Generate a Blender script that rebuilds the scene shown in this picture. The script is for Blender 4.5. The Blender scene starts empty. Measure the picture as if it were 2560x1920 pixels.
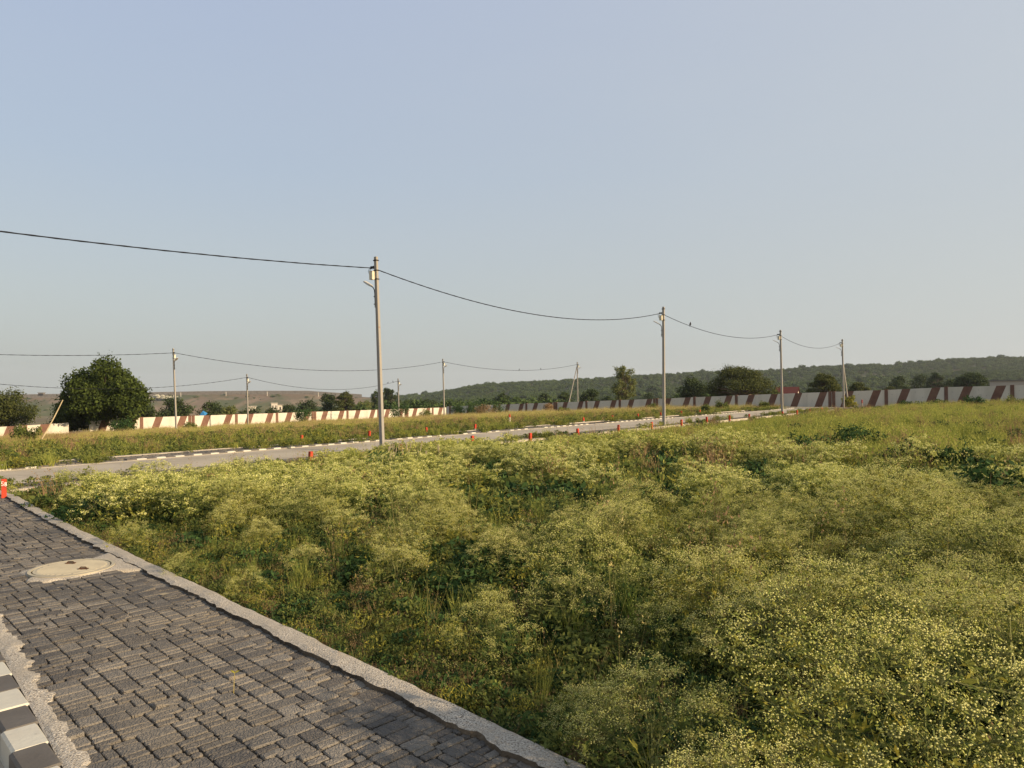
import bpy, math, random
import numpy as np
from mathutils import Matrix, Vector

random.seed(7)
RNG = np.random.default_rng(7)
SC = bpy.context.scene
COL = SC.collection

# ------------------------------------------------------------------ camera, sky, sun, exposure
F = 1800.0
CAMZ = 1.62
PITCH = math.radians(0.477)
ROLL = math.radians(-0.40)
cd = bpy.data.cameras.new('camera')
cd.sensor_width = 36.0
cd.lens = 36.0 * F / 2560.0
cd.clip_start = 0.05
cd.clip_end = 9000
cam = bpy.data.objects.new('camera', cd)
COL.objects.link(cam)
CM = Matrix.Translation((0, 0, CAMZ)) @ Matrix.Rotation(math.pi / 2 + PITCH, 4, 'X') @ Matrix.Rotation(ROLL, 4, 'Z')
cam.matrix_world = CM
SC.camera = cam

SUN_AZ = math.radians(118)      # clockwise from +Y
SUN_EL = math.radians(20)
w = bpy.data.worlds.new('World')
SC.world = w
w.use_nodes = True
nt = w.node_tree
nt.nodes.clear()
out = nt.nodes.new('ShaderNodeOutputWorld')
bg = nt.nodes.new('ShaderNodeBackground')
sky = nt.nodes.new('ShaderNodeTexSky')
sky.sky_type = 'NISHITA'
sky.sun_disc = False
sky.sun_elevation = SUN_EL
sky.sun_rotation = SUN_AZ
sky.altitude = 0
sky.air_density = 1.0
sky.dust_density = 4.0
sky.ozone_density = 1.6
bg.inputs['Strength'].default_value = 0.103
# a hazy evening sky: less contrast between zenith and horizon, slightly greyer
hs = nt.nodes.new('ShaderNodeHueSaturation')
hs.inputs['Saturation'].default_value = 0.8
mxw = nt.nodes.new('ShaderNodeMix'); mxw.data_type = 'RGBA'; mxw.blend_type = 'MIX'
mxw.inputs[0].default_value = 0.78
mxw.inputs[7].default_value = (3.5, 3.75, 4.3, 1)
tcw = nt.nodes.new('ShaderNodeTexCoord')
spw = nt.nodes.new('ShaderNodeSeparateXYZ')
rmp = nt.nodes.new('ShaderNodeValToRGB')
rmp.color_ramp.elements[0].position = 0.0
rmp.color_ramp.elements[0].color = (3.75 / 6, 3.85 / 6, 3.55 / 6, 1)
rmp.color_ramp.elements[1].position = 0.5
rmp.color_ramp.elements[1].color = (2.85 / 6, 3.40 / 6, 4.6 / 6, 1)
e = rmp.color_ramp.elements.new(1.0)
e.color = (1.6 / 6, 2.2 / 6, 3.5 / 6, 1)
e = rmp.color_ramp.elements.new(0.12)
e.color = (3.45 / 6, 3.75 / 6, 3.75 / 6, 1)
e = rmp.color_ramp.elements.new(0.28)
e.color = (3.0 / 6, 3.55 / 6, 4.25 / 6, 1)
scl = nt.nodes.new('ShaderNodeVectorMath'); scl.operation = 'SCALE'; scl.inputs[3].default_value = 6.0
nt.links.new(tcw.outputs['Generated'], spw.inputs[0])
nt.links.new(spw.outputs[2], rmp.inputs[0])
nt.links.new(rmp.outputs[0], scl.inputs[0])
nt.links.new(scl.outputs[0], mxw.inputs[7])
nt.links.new(sky.outputs[0], hs.inputs['Color'])
nt.links.new(hs.outputs[0], mxw.inputs[6])
# brighter, warmer haze towards the sun's side of the sky and faint unevenness
sdv = (math.cos(SUN_EL) * math.sin(SUN_AZ), math.cos(SUN_EL) * math.cos(SUN_AZ), math.sin(SUN_EL))
nrm = nt.nodes.new('ShaderNodeVectorMath'); nrm.operation = 'NORMALIZE'; nt.links.new(tcw.outputs['Generated'], nrm.inputs[0])
dtp = nt.nodes.new('ShaderNodeVectorMath'); dtp.operation = 'DOT_PRODUCT'; nt.links.new(nrm.outputs[0], dtp.inputs[0]); dtp.inputs[1].default_value = sdv
nzw = nt.nodes.new('ShaderNodeTexNoise'); nzw.inputs['Scale'].default_value = 2.2; nzw.inputs['Detail'].default_value = 5
mpw = nt.nodes.new('ShaderNodeMapping'); mpw.inputs['Scale'].default_value = (1, 1, 3.2); nt.links.new(nrm.outputs[0], mpw.inputs[0]); nt.links.new(mpw.outputs[0], nzw.inputs['Vector'])
adw = nt.nodes.new('ShaderNodeMath'); adw.operation = 'MULTIPLY_ADD'; nt.links.new(nzw.outputs[0], adw.inputs[0]); adw.inputs[1].default_value = .32; nt.links.new(dtp.outputs['Value'], adw.inputs[2])
mrw = nt.nodes.new('ShaderNodeMapRange'); mrw.interpolation_type = 'SMOOTHSTEP'; mrw.inputs[1].default_value = -.75; mrw.inputs[2].default_value = 1.15; mrw.inputs[3].default_value = 0; mrw.inputs[4].default_value = .75
nt.links.new(adw.outputs[0], mrw.inputs[0])
mx2 = nt.nodes.new('ShaderNodeMix'); mx2.data_type = 'RGBA'; nt.links.new(mrw.outputs[0], mx2.inputs[0]); nt.links.new(mxw.outputs[2], mx2.inputs[6]); mx2.inputs[7].default_value = (4.1, 4.22, 4.16, 1)
nt.links.new(mx2.outputs[2], bg.inputs[0])
nt.links.new(bg.outputs[0], out.inputs[0])

sl = bpy.data.lights.new('sun', 'SUN')
sl.energy = 5.0
sl.angle = math.radians(0.6)
sl.color = (1.0, 0.775, 0.50)
sun = bpy.data.objects.new('sun', sl)
COL.objects.link(sun)
sd = Vector((math.cos(SUN_EL) * math.sin(SUN_AZ), math.cos(SUN_EL) * math.cos(SUN_AZ), math.sin(SUN_EL)))
sun.rotation_euler = sd.to_track_quat('Z', 'Y').to_euler()
sun.location = (30, -10, 30)
SC.view_settings.view_transform = 'Standard'
SC.view_settings.look = 'None'
SC.view_settings.gamma = 1
SC.view_settings.exposure = 0.62
SC.render.engine = 'CYCLES'
SC.cycles.max_bounces = 6
SC.cycles.diffuse_bounces = 3
SC.cycles.transmission_bounces = 3
SC.cycles.volume_bounces = 0

# ------------------------------------------------------------------ layout helpers
C0 = np.array([0, 0, CAMZ])
R3 = np.array(CM.to_3x3())
def ray(px, py):
    d = R3 @ np.array([(px - 1280) / F, -(py - 960) / F, -1.0])
    return d / d[1]
def at(px, py, Y):
    """world point on the sight line of a photo pixel at forward distance Y"""
    return C0 + ray(px, py) * Y
E1 = np.array([.616, .788]); E2 = np.array([-.788, .616])
def st(s, t, z=0.0):
    return np.array([E1[0] * s + E2[0] * t, E1[1] * s + E2[1] * t, z])
def to_st(x, y):
    return E1[0] * x + E1[1] * y, E2[0] * x + E2[1] * y
def lcg(n, seed):
    return np.random.default_rng(seed)
def vnoise(x, y, seed=0):
    x = np.asarray(x, float); y = np.asarray(y, float)
    xi = np.floor(x).astype(np.int64); yi = np.floor(y).astype(np.int64)
    fx = x - xi; fy = y - yi
    fx = fx * fx * (3 - 2 * fx); fy = fy * fy * (3 - 2 * fy)
    def h(a, b):
        n = (a * 374761393 + b * 668265263 + seed * 1442695041) & 0xffffffff
        n = ((n ^ (n >> 13)) * 1274126177) & 0xffffffff
        return ((n ^ (n >> 16)) & 0xffff) / 65535.0
    return (h(xi, yi) * (1 - fx) + h(xi + 1, yi) * fx) * (1 - fy) + (h(xi, yi + 1) * (1 - fx) + h(xi + 1, yi + 1) * fx) * fy
def fnoise(x, y, seed=0):
    return .55 * vnoise(x, y, seed) + .3 * vnoise(x * 2.1, y * 2.1, seed + 5) + .15 * vnoise(x * 4.3, y * 4.3, seed + 9)
def GZ(x, y):
    """height of the open ground"""
    s, t = to_st(np.asarray(x, float), np.asarray(y, float))
    z = np.interp(t, [-400, -60, -15, 0, 6, 12, 17, 25, 40, 58, 77, 100, 150, 300, 800, 2500],
                  [6, .9, .15, -.12, -.16, -.28, -.56, -.64, -1.1, -1.8, -2.65, -3.6, -6, -13, -22, -26])
    z = z - np.interp(s, [82, 200, 600, 2000], [0, 1.5, 6, 9])
    r = np.hypot(x, y)
    k = np.clip((r - 6) / 30, 0, 1)
    onroad = ((t > 17.2) & (t < 24.6)) | ((t > 43) & (t < 50))
    z = z + np.where(onroad, 0, (fnoise(x / 6, y / 6, 3) - .5) * .22 * k)
    return z
# foreground footpath frame
PO = np.array([.27, 3.1]); PD = np.array([-.707, .707]); QD = np.array([-.707, -.707])
def qo(p):
    return -.3 * np.clip((np.asarray(p, float) - 5.6) / 7, 0, 3) ** 1.5
def zp(p):
    return np.interp(p, [-10, 6, 12.5, 17], [0, 0, -.12, -.40])
def PP(p, q, z=0.0):
    p = np.asarray(p, float); q = np.asarray(q, float)
    x = PO[0] + PD[0] * p + QD[0] * (q + qo(p))
    y = PO[1] + PD[1] * p + QD[1] * (q + qo(p))
    return np.stack([x, y, z + zp(p) + 0 * q], -1)
def to_pq(x, y):
    dx = x - PO[0]; dy = y - PO[1]
    p = dx * PD[0] + dy * PD[1]
    q = dx * QD[0] + dy * QD[1] - qo(p)
    return p, q

# ------------------------------------------------------------------ mesh builder
class MB:
    def __init__(self):
        self.V = []; self.n = 0; self.F = []; self.M = []; self.A = []
    def add(self, v, f, m=0, var=None):
        v = np.asarray(v, float).reshape(-1, 3); f = np.asarray(f, int)
        self.V.append(v); self.F.append(f + self.n); self.n += len(v)
        self.M.append(np.full(len(f), m, int))
        if var is None: var = np.full(len(f), .5)
        self.A.append(np.broadcast_to(np.asarray(var, float), (len(f),)))
        return self
    def polys(self, P, m=0, var=None):
        P = np.asarray(P, float); N, k = P.shape[:2]
        return self.add(P.reshape(-1, 3), np.arange(N * k).reshape(N, k), m, var)
    def box(self, c, ex, ey, ez, m=0, top=1.0, var=None):
        """c centre of base, half-vectors ex, ey, full vector ez; top = taper"""
        c = np.asarray(c, float); ex = np.asarray(ex, float); ey = np.asarray(ey, float); ez = np.asarray(ez, float)
        v = [c - ex - ey, c + ex - ey, c + ex + ey, c - ex + ey]
        v += [c + ez + (-ex - ey) * top, c + ez + (ex - ey) * top, c + ez + (ex + ey) * top, c + ez + (-ex + ey) * top]
        return self.add(v, [[0, 3, 2, 1], [4, 5, 6, 7], [0, 1, 5, 4], [1, 2, 6, 5], [2, 3, 7, 6], [3, 0, 4, 7]], m, var)
    def tube(self, pts, rad, n=5, m=0, cap=True, var=None):
        pts = np.asarray(pts, float); k = len(pts)
        rad = np.broadcast_to(np.asarray(rad, float), (k,))
        T = np.gradient(pts, axis=0); T /= np.linalg.norm(T, axis=1)[:, None] + 1e-9
        up = np.array([0, 0, 1.]) if abs(T[0][2]) < .9 else np.array([1., 0, 0])
        vs = []
        for i in range(k):
            a = np.cross(T[i], up); a /= np.linalg.norm(a) + 1e-9
            b = np.cross(T[i], a); up = np.cross(a, T[i])
            an = np.arange(n) * 2 * math.pi / n
            vs.append(pts[i] + rad[i] * (np.cos(an)[:, None] * a + np.sin(an)[:, None] * b))
        v = np.concatenate(vs); f = []
        for i in range(k - 1):
            for j in range(n):
                j2 = (j + 1) % n
                f.append([i * n + j, i * n + j2, (i + 1) * n + j2, (i + 1) * n + j])
        self.add(v, f, m, var)
        if cap:
            if n == 4:
                self.add(v[:n], [[0, 1, 2, 3]], m, var); self.add(v[-n:], [[3, 2, 1, 0]], m, var)
            else:
                for blk, rev in ((v[:n], 0), (v[-n:], 1)):
                    c = blk.mean(0)
                    tri = [[n, j, (j + 1) % n] if not rev else [n, (j + 1) % n, j] for j in range(n)]
                    self.add(np.vstack([blk, c]), tri, m, var)
        return self
    def mesh(self, name, mats, smooth=False):
        me = bpy.data.meshes.new(name)
        V = np.concatenate(self.V) if self.V else np.zeros((0, 3))
        cnt = np.concatenate([np.full(len(f), f.shape[1]) for f in self.F])
        loops = np.concatenate([f.reshape(-1) for f in self.F])
        me.vertices.add(len(V)); me.vertices.foreach_set('co', V.reshape(-1).astype(np.float32))
        me.loops.add(len(loops)); me.loops.foreach_set('vertex_index', loops.astype(np.int32))
        me.polygons.add(len(cnt))
        start = np.concatenate([[0], np.cumsum(cnt)[:-1]])
        me.polygons.foreach_set('loop_start', start.astype(np.int32))
        me.polygons.foreach_set('material_index', np.concatenate(self.M).astype(np.int32))
        if smooth:
            me.polygons.foreach_set('use_smooth', np.ones(len(cnt), bool))
        else:
            me.polygons.foreach_set('use_smooth', np.zeros(len(cnt), bool))
        at_ = me.attributes.new('var', 'FLOAT', 'FACE')
        at_.data.foreach_set('value', np.concatenate(self.A).astype(np.float32))
        me.update(calc_edges=True)
        me.validate()
        for m in (mats if isinstance(mats, (list, tuple)) else [mats]): me.materials.append(m)
        return me
    def build(self, name, mats, parent=None, smooth=False, link=True, loc=None):
        o = bpy.data.objects.new(name, self.mesh(name, mats, smooth))
        if loc is not None: o.location = loc
        if link: COL.objects.link(o)
        if parent is not None: o.parent = parent
        return o
def tag(o, label=None, cat=None, group=None, kind=None):
    if label: o['label'] = label
    if cat: o['category'] = cat
    if group: o['group'] = group
    if kind: o['kind'] = kind
    return o
def empty(name, loc=(0, 0, 0), label=None, cat=None, group=None, kind=None, rz=0):
    o = bpy.data.objects.new(name, None); o.location = loc; o.rotation_euler = (0, 0, rz)
    o.empty_display_size = .3
    COL.objects.link(o)
    return tag(o, label, cat, group, kind)

# ------------------------------------------------------------------ materials
def mat(name, base, rough=.9, noise=None, var=None, bump=None, transl=0, spec=.2, rand=0, metal=0):
    """noise: list of (scale, colour, lo, hi, detail); var: second colour mixed in by the per-face value;
    bump: (scale, strength, distance)"""
    m = bpy.data.materials.new(name); m.use_nodes = True
    t = m.node_tree; N = t.nodes; L = t.links
    bs = N['Principled BSDF']
    bs.inputs['Roughness'].default_value = rough
    bs.inputs['Specular IOR Level'].default_value = spec
    bs.inputs['Metallic'].default_value = metal
    c = N.new('ShaderNodeRGB'); c.outputs[0].default_value = (*base, 1); cur = c.outputs[0]
    tc = N.new('ShaderNodeNewGeometry')
    if var is not None:
        a = N.new('ShaderNodeAttribute'); a.attribute_name = 'var'
        fac = a.outputs['Fac']
        if rand:
            oi = N.new('ShaderNodeObjectInfo')
            ad = N.new('ShaderNodeMath'); ad.operation = 'MULTIPLY_ADD'
            L.new(oi.outputs['Random'], ad.inputs[0]); ad.inputs[1].default_value = rand
            L.new(fac, ad.inputs[2])
            s2 = N.new('ShaderNodeMath'); s2.operation = 'SUBTRACT'; s2.use_clamp = True
            L.new(ad.outputs[0], s2.inputs[0]); s2.inputs[1].default_value = rand * .5
            fac = s2.outputs[0]
        mx = N.new('ShaderNodeMix'); mx.data_type = 'RGBA'
        L.new(fac, mx.inputs[0]); L.new(cur, mx.inputs[6]); mx.inputs[7].default_value = (*var, 1)
        cur = mx.outputs[2]
    for k, (sc, colr, lo, hi, det) in enumerate(noise or []):
        n = N.new('ShaderNodeTexNoise'); n.inputs['Scale'].default_value = sc; n.inputs['Detail'].default_value = det
        L.new(tc.outputs['Position'], n.inputs['Vector'])
        mr = N.new('ShaderNodeMapRange'); mr.inputs[1].default_value = lo; mr.inputs[2].default_value = hi
        L.new(n.outputs[0], mr.inputs[0])
        mx = N.new('ShaderNodeMix'); mx.data_type = 'RGBA'
        L.new(mr.outputs[0], mx.inputs[0]); L.new(cur, mx.inputs[6]); mx.inputs[7].default_value = (*colr, 1)
        cur = mx.outputs[2]
    L.new(cur, bs.inputs['Base Color'])
    if bump:
        n = N.new('ShaderNodeTexNoise'); n.inputs['Scale'].default_value = bump[0]; n.inputs['Detail'].default_value = 4
        L.new(tc.outputs['Position'], n.inputs['Vector'])
        b = N.new('ShaderNodeBump'); b.inputs['Strength'].default_value = bump[1]; b.inputs['Distance'].default_value = bump[2]
        L.new(n.outputs[0], b.inputs['Height']); L.new(b.outputs[0], bs.inputs['Normal'])
    if transl:
        tr = N.new('ShaderNodeBsdfTranslucent'); L.new(cur, tr.inputs[0])
        ms = N.new('ShaderNodeMixShader'); ms.inputs[0].default_value = transl
        L.new(bs.outputs[0], ms.inputs[1]); L.new(tr.outputs[0], ms.inputs[2])
        L.new(ms.outputs[0], N['Material Output'].inputs['Surface'])
    return m

M = {}
M['soil'] = mat('soil', (.13, .085, .045), noise=[(.35, (.07, .065, .028), .4, .62, 5), (3, (.19, .13, .075), .5, .8, 6), (.05, (.17, .15, .06), .45, .6, 4)], bump=(9, .6, .05))
M['flower'] = mat('flower', (.50, .50, .14), var=(.84, .80, .37), transl=.35, rand=.5)
M['flowerfar'] = mat('flowerfar', (.33, .345, .075), var=(.68, .65, .24), transl=.35, rand=.6)
M['bract'] = mat('bract', (.20, .24, .045), var=(.50, .50, .13), transl=.4, rand=.5)
M['leaf'] = mat('leaf', (.06, .09, .021), var=(.20, .215, .055), transl=.4, rand=.4)
M['leafyel'] = mat('leafyel', (.10, .14, .03), var=(.34, .30, .05), transl=.4, rand=.5)
M['stem'] = mat('stem', (.10, .13, .04), var=(.24, .22, .09), rand=.5)
M['darkleaf'] = mat('darkleaf', (.016, .040, .012), var=(.06, .11, .03), transl=.25, rand=.3)
M['grass'] = mat('grass', (.12, .17, .03), var=(.37, .365, .085), transl=.4, rand=.6)
M['drygrass'] = mat('drygrass', (.25, .22, .065), var=(.52, .43, .17), transl=.4, rand=.6)
M['redgrass'] = mat('redgrass', (.15, .105, .05), var=(.33, .22, .115), transl=.35, rand=.6)
M['bark'] = mat('bark', (.10, .075, .05), noise=[(6, (.17, .13, .09), .4, .7, 5)], bump=(12, .8, .04))
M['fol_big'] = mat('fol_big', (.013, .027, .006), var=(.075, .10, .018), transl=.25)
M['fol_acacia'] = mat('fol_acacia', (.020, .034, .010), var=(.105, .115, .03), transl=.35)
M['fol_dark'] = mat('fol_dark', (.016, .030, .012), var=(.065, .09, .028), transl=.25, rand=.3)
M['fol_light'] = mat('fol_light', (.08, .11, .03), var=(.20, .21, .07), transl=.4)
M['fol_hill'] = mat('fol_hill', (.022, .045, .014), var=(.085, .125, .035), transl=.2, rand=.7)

# ------------------------------------------------------------------ ground
def grid_axis(lim, near, fine):
    a = [0.0]; step = fine
    while a[-1] < lim:
        a.append(a[-1] + step)
        if a[-1] > near: step *= 1.12
    return np.array(a)
def build_ground():
    ay = grid_axis(2700, 60, 1.0); ax = grid_axis(1400, 50, 1.0)
    Y = np.concatenate([-grid_axis(300, 12, 2)[::-1][:-1], ay]); X = np.concatenate([-ax[::-1][:-1], ax])
    XX, YY = np.meshgrid(X, Y, indexing='ij')
    ZZ = GZ(XX, YY)
    p, q = to_pq(XX, YY)
    # lower bed under the footpath and the side road left of it
    bed = (q > -.9)
    ZZ = np.where(bed & (p < 18), np.minimum(ZZ, zp(p) - .30), ZZ)
    nx, ny = XX.shape
    idx = np.arange(nx * ny).reshape(nx, ny)
    f = np.stack([idx[:-1, :-1], idx[1:, :-1], idx[1:, 1:], idx[:-1, 1:]], -1).reshape(-1, 4)
    b = MB(); b.add(np.stack([XX, YY, ZZ], -1).reshape(-1, 3), f)
    o = b.build('ground', M['soil'], smooth=True); tag(o, kind='structure')
build_ground()
# soil shoulder that meets the footpath edge
b = MB()
pp = np.arange(-4, 17.5, .25); rows = []
for q, dz in ((.06, -.07), (-.08, -.06), (-.5, -.12), (-1.2, None), (-2.6, None)):
    P = PP(pp, np.full_like(pp, q), 0)
    g = GZ(P[:, 0], P[:, 1])
    P[:, 2] = zp(pp) + dz if dz is not None else g + .015 + (-.1 if q < -2 else 0)
    P[:, 2] += (vnoise(pp * 2, pp * 0 + q * 7, 4) - .5) * .03
    rows.append(P)
v = np.concatenate(rows); n = len(pp)
f = [[r * n + i, r * n + i + 1, (r + 1) * n + i + 1, (r + 1) * n + i] for r in range(4) for i in range(n - 1)]
b.add(v, f); tag(b.build('soil_bank', M['soil'], smooth=True), kind='structure')

# ------------------------------------------------------------------ foreground footpath
def slate_mat():
    m = mat('slate', (.095, .086, .077), rough=.75, spec=.2, var=(.235, .212, .18), rand=1.0,
            noise=[(1.1, (.082, .078, .074), .45, .7, 3), (14, (.26, .22, .17), .58, .85, 5), (.7, (.20, .175, .14), .52, .75, 5)])
    t = m.node_tree; N = t.nodes; L = t.links
    g = N.new('ShaderNodeNewGeometry')
    oi = N.new('ShaderNodeObjectInfo')
    wv = N.new('ShaderNodeTexWave'); wv.inputs['Scale'].default_value = 22; wv.inputs['Distortion'].default_value = 11
    wv.inputs['Detail'].default_value = 3; wv.inputs['Detail Scale'].default_value = 1.6; wv.bands_direction = 'DIAGONAL'
    L.new(g.outputs['Position'], wv.inputs['Vector'])
    nn = N.new('ShaderNodeTexNoise'); nn.inputs['Scale'].default_value = 70; nn.inputs['Detail'].default_value = 4
    L.new(g.outputs['Position'], nn.inputs['Vector'])
    ad = N.new('ShaderNodeMath'); ad.operation = 'ADD'
    ml_ = N.new('ShaderNodeMath'); ml_.operation = 'MULTIPLY'; ml_.inputs[1].default_value = .18; L.new(nn.outputs[0], ml_.inputs[0])
    L.new(wv.outputs['Fac'], ad.inputs[0]); L.new(ml_.outputs[0], ad.inputs[1])
    b = N.new('ShaderNodeBump'); b.inputs['Strength'].default_value = .85; b.inputs['Distance'].default_value = .005
    L.new(ad.outputs[0], b.inputs['Height']); L.new(b.outputs[0], N['Principled BSDF'].inputs['Normal'])
    return m
M['slate'] = slate_mat()
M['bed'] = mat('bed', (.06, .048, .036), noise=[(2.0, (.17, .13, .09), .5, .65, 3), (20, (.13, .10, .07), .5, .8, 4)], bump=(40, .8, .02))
def aggregate(name, base, dark, light, sc=95):
    return mat(name, base, rough=.9, noise=[(sc, dark, .50, .40, 3), (sc * 1.4, light, .52, .62, 2), (2.2, tuple(c * .82 for c in base), .4, .7, 4)], bump=(sc, 1.0, .012))
M['aggregate'] = aggregate('aggregate', (.42, .375, .31), (.15, .13, .11), (.62, .57, .49))
M['concrete'] = mat('concrete', (.34, .31, .27), noise=[(1.2, (.25, .235, .21), .4, .7, 5), (30, (.40, .37, .32), .5, .8, 3)], bump=(50, .3, .01))
M['lid'] = mat('lid', (.40, .36, .27), noise=[(5, (.31, .28, .22), .4, .7, 5)], bump=(60, .3, .005))
M['rust'] = mat('rust', (.13, .06, .03), noise=[(20, (.05, .03, .02), .4, .6, 3)])
M['whitepaint'] = mat('whitepaint', (.50, .48, .41), rough=.7, noise=[(3, (.42, .39, .33), .45, .75, 5), (25, (.30, .27, .23), .66, .8, 4)], bump=(30, .25, .01))
M['blackpaint'] = mat('blackpaint', (.10, .09, .08), rough=.7, noise=[(4, (.13, .12, .11), .4, .75, 5)], bump=(30, .3, .01))

path = MB()
pg = np.arange(-4, 17.6, .3)
vv = []
for q in (.03, .7, 1.5): vv.append(PP(pg, np.full_like(pg, q), -.019))
n = len(pg)
path.add(np.concatenate(vv), [[r * n + i, r * n + i + 1, (r + 1) * n + i + 1, (r + 1) * n + i] for r in range(2) for i in range(n - 1)])
footpath = path.build('footpath', M['bed']); tag(footpath, kind='structure')

MHP, MHQ = 5.56, .56
def patch_r(th):
    # th = 0 points to -q (towards the edging strip)
    c = np.cos(th)
    sq = .37 / np.maximum(np.abs(np.cos(th)), np.abs(np.sin(th)))
    r = np.minimum(sq, .43) * (1 + .0 * c)
    r = np.where(c > .62, .48 / np.maximum(c, .1), r)
    return r * (1 + .05 * np.sin(th * 7 + 1) + .04 * np.sin(th * 13))
def in_patch(p, q, m=0.0):
    dp = p - MHP; dq = q - MHQ
    r = math.hypot(dp, dq); th = math.atan2(dp, -dq)
    return r < float(patch_r(np.array(th))) + m

def block_shape(a, b, h, rr, seed):
    """a paver of half sizes a, b with rounded corners and a chamfered, slightly uneven top"""
    r = random.Random(seed)
    pts = []
    for cx, cy, a0 in ((a, b, 0), (-a, b, 90), (-a, -b, 180), (a, -b, 270)):
        for k in (0, 45, 90):
            an = math.radians(a0 + k)
            pts.append((cx - math.copysign(rr, cx) + rr * math.cos(an), cy - math.copysign(rr, cy) + rr * math.sin(an)))
    pts = np.array(pts); pts += np.array([[r.uniform(-.0025, .0025), r.uniform(-.0025, .0025)] for _ in pts])
    k = len(pts)
    low = np.column_stack([pts, np.full(k, -h)])
    mid = np.column_stack([pts, np.full(k, -.0035)])
    ins = .0045
    top = np.column_stack([pts[:, 0] * (1 - ins / a), pts[:, 1] * (1 - ins / b), np.array([r.uniform(-.001, .0015) for _ in range(k)])])
    return low, mid, top
def block_add(mb, a, b, origin, ax, ay, seed, h=.05, tilt=(0, 0), var=.5, lo=False):
    if lo:
        c = np.array([[-a, -b, -h], [a, -b, -h], [a, b, -h], [-a, b, -h]])
        tp = np.array([[-a + .006, -b + .006, 0], [a - .006, -b + .006, 0], [a - .006, b - .006, 0], [-a + .006, b - .006, 0]])
        L = np.vstack([c, tp])
        f4 = [[0, 1, 5, 4], [1, 2, 6, 5], [2, 3, 7, 6], [3, 0, 4, 7], [4, 5, 6, 7]]
        L[:, 2] += L[:, 0] * tilt[0] + L[:, 1] * tilt[1]
        W = np.asarray(origin) + L[:, :1] * ax + L[:, 1:2] * ay + L[:, 2:] * np.array([0, 0, 1])
        mb.add(W, f4, 0, var); return
    low, mid, top = block_shape(a, b, h, .013, seed)
    k = len(low); L = np.vstack([low, mid, top, [[0, 0, .001]]])
    f = []
    for r_ in (0, 1):
        for i in range(k):
            j = (i + 1) % k
            f.append([r_ * k + i, r_ * k + j, (r_ + 1) * k + j, (r_ + 1) * k + i])
    L[:, 2] += L[:, 0] * tilt[0] + L[:, 1] * tilt[1]
    W = np.asarray(origin) + L[:, :1] * ax + L[:, 1:2] * ay + L[:, 2:] * np.array([0, 0, 1])
    n0 = mb.n
    mb.add(W, f, 0, var)
    mb.F.append(np.array([[n0 + 2 * k + i, n0 + 2 * k + (i + 1) % k, n0 + 3 * k] for i in range(k)])); mb.M.append(np.zeros(k, int)); mb.A.append(np.full(k, var))

def qk(p):
    return 1.56 - .05 * (np.clip(p, 0, 9) - 1.6)
def pave():
    mod = .054
    nr = int(18.6 / mod); nc = 29
    occ = np.zeros((nr + 4, nc + 4), bool)
    blocks = []
    rnd = random.Random(3)
    # bands two modules deep, stepped against each other like the moulded pavers
    i0 = 0
    while i0 < nr:
        seg = rnd.choice([6, 8, 10]); j0 = 0; o_ = rnd.random() < .5
        while j0 < nc:
            gw = min(rnd.choice([3, 4, 5, 6, 7]), nc - j0)
            i = i0
            while i < i0 + seg:
                d_ = 1 if (o_ and i == i0) or i == i0 + seg - 1 else 2
                j = 0
                while j < gw:
                    w_ = min(rnd.choice([2, 2, 3, 2, 3, 1]), gw - j)
                    if gw - j - w_ == 1: w_ = gw - j if w_ < 3 else w_ - 1
                    if d_ == 1 or rnd.random() < .5: blocks.append((i, j0 + j, d_, w_))
                    else: blocks += [(i, j0 + j, 1, w_), (i + 1, j0 + j, 1, w_)]
                    j += w_
                i += d_
            j0 += gw; o_ = not o_
        i0 += seg
    ok = []
    for (i, j, di, dj) in blocks:
        p = -2.2 + (i + di / 2) * mod + .012 * math.sin(j * .9 + i * .07); q = .10 + (j + dj / 2) * mod
        if q + dj * mod / 2 > float(qk(p)) + .005: continue
        if in_patch(p, q, -.04): continue
        X = PP(p, q)
        if X[1] < 1.2: continue
        ok.append((float(np.hypot(X[0], X[1])), p, q, di, dj))
    ok.sort()
    # the 300 nearest that the picture shows are parts of their own
    def seen(p, q):
        X = PP(p, q); d = np.linalg.inv(R3) @ (X - C0)
        if d[2] > -.1: return False
        px = 1280 + d[0] / -d[2] * F; py = 960 - d[1] / -d[2] * F
        return -20 < px < 2580 and py < 1945
    protos = {}
    far = MB(); cnt = 0
    ax = np.array([PD[0], PD[1], 0]); ay = np.array([QD[0], QD[1], 0])
    for k, (d, p, q, di, dj) in enumerate(ok):
        a = di * mod / 2 - .0034; bq = dj * mod / 2 - .0034
        z = rnd.gauss(0, .0016) + .006 * (float(vnoise(np.array(p * 1.3), np.array(q * 2), 8)) - .5)
        sag = -.012 * math.exp(-((q - .17) / .08) ** 2)
        tl = (rnd.gauss(0, .018), rnd.gauss(0, .018))
        if rnd.random() < .04: tl = (rnd.gauss(0, .09), rnd.gauss(0, .09)); z += .004
        pos = PP(p, q, z + sag)
        if cnt < 300 and seen(p, q):
            key = (di, dj, rnd.randrange(3))
            if key not in protos:
                mb = MB(); block_add(mb, a, bq, (0, 0, 0), np.array([1., 0, 0]), np.array([0, 1., 0]), hash(key) % 1000)
                protos[key] = mb.mesh('paver', M['slate'])
            o = bpy.data.objects.new('paver', protos[key])
            o.location = pos
            o.rotation_euler = (tl[1], -tl[0], math.atan2(PD[1], PD[0]) + (math.pi if rnd.random() < .5 else 0))
            COL.objects.link(o); o.parent = footpath; cnt += 1
        else:
            block_add(far, a, bq, pos, ax, ay, k % 9, tilt=tl, var=rnd.random(), lo=(d > 9))
    o = far.build('paver_field', M['slate'], footpath); o['kind'] = 'stuff'
pave()

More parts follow.
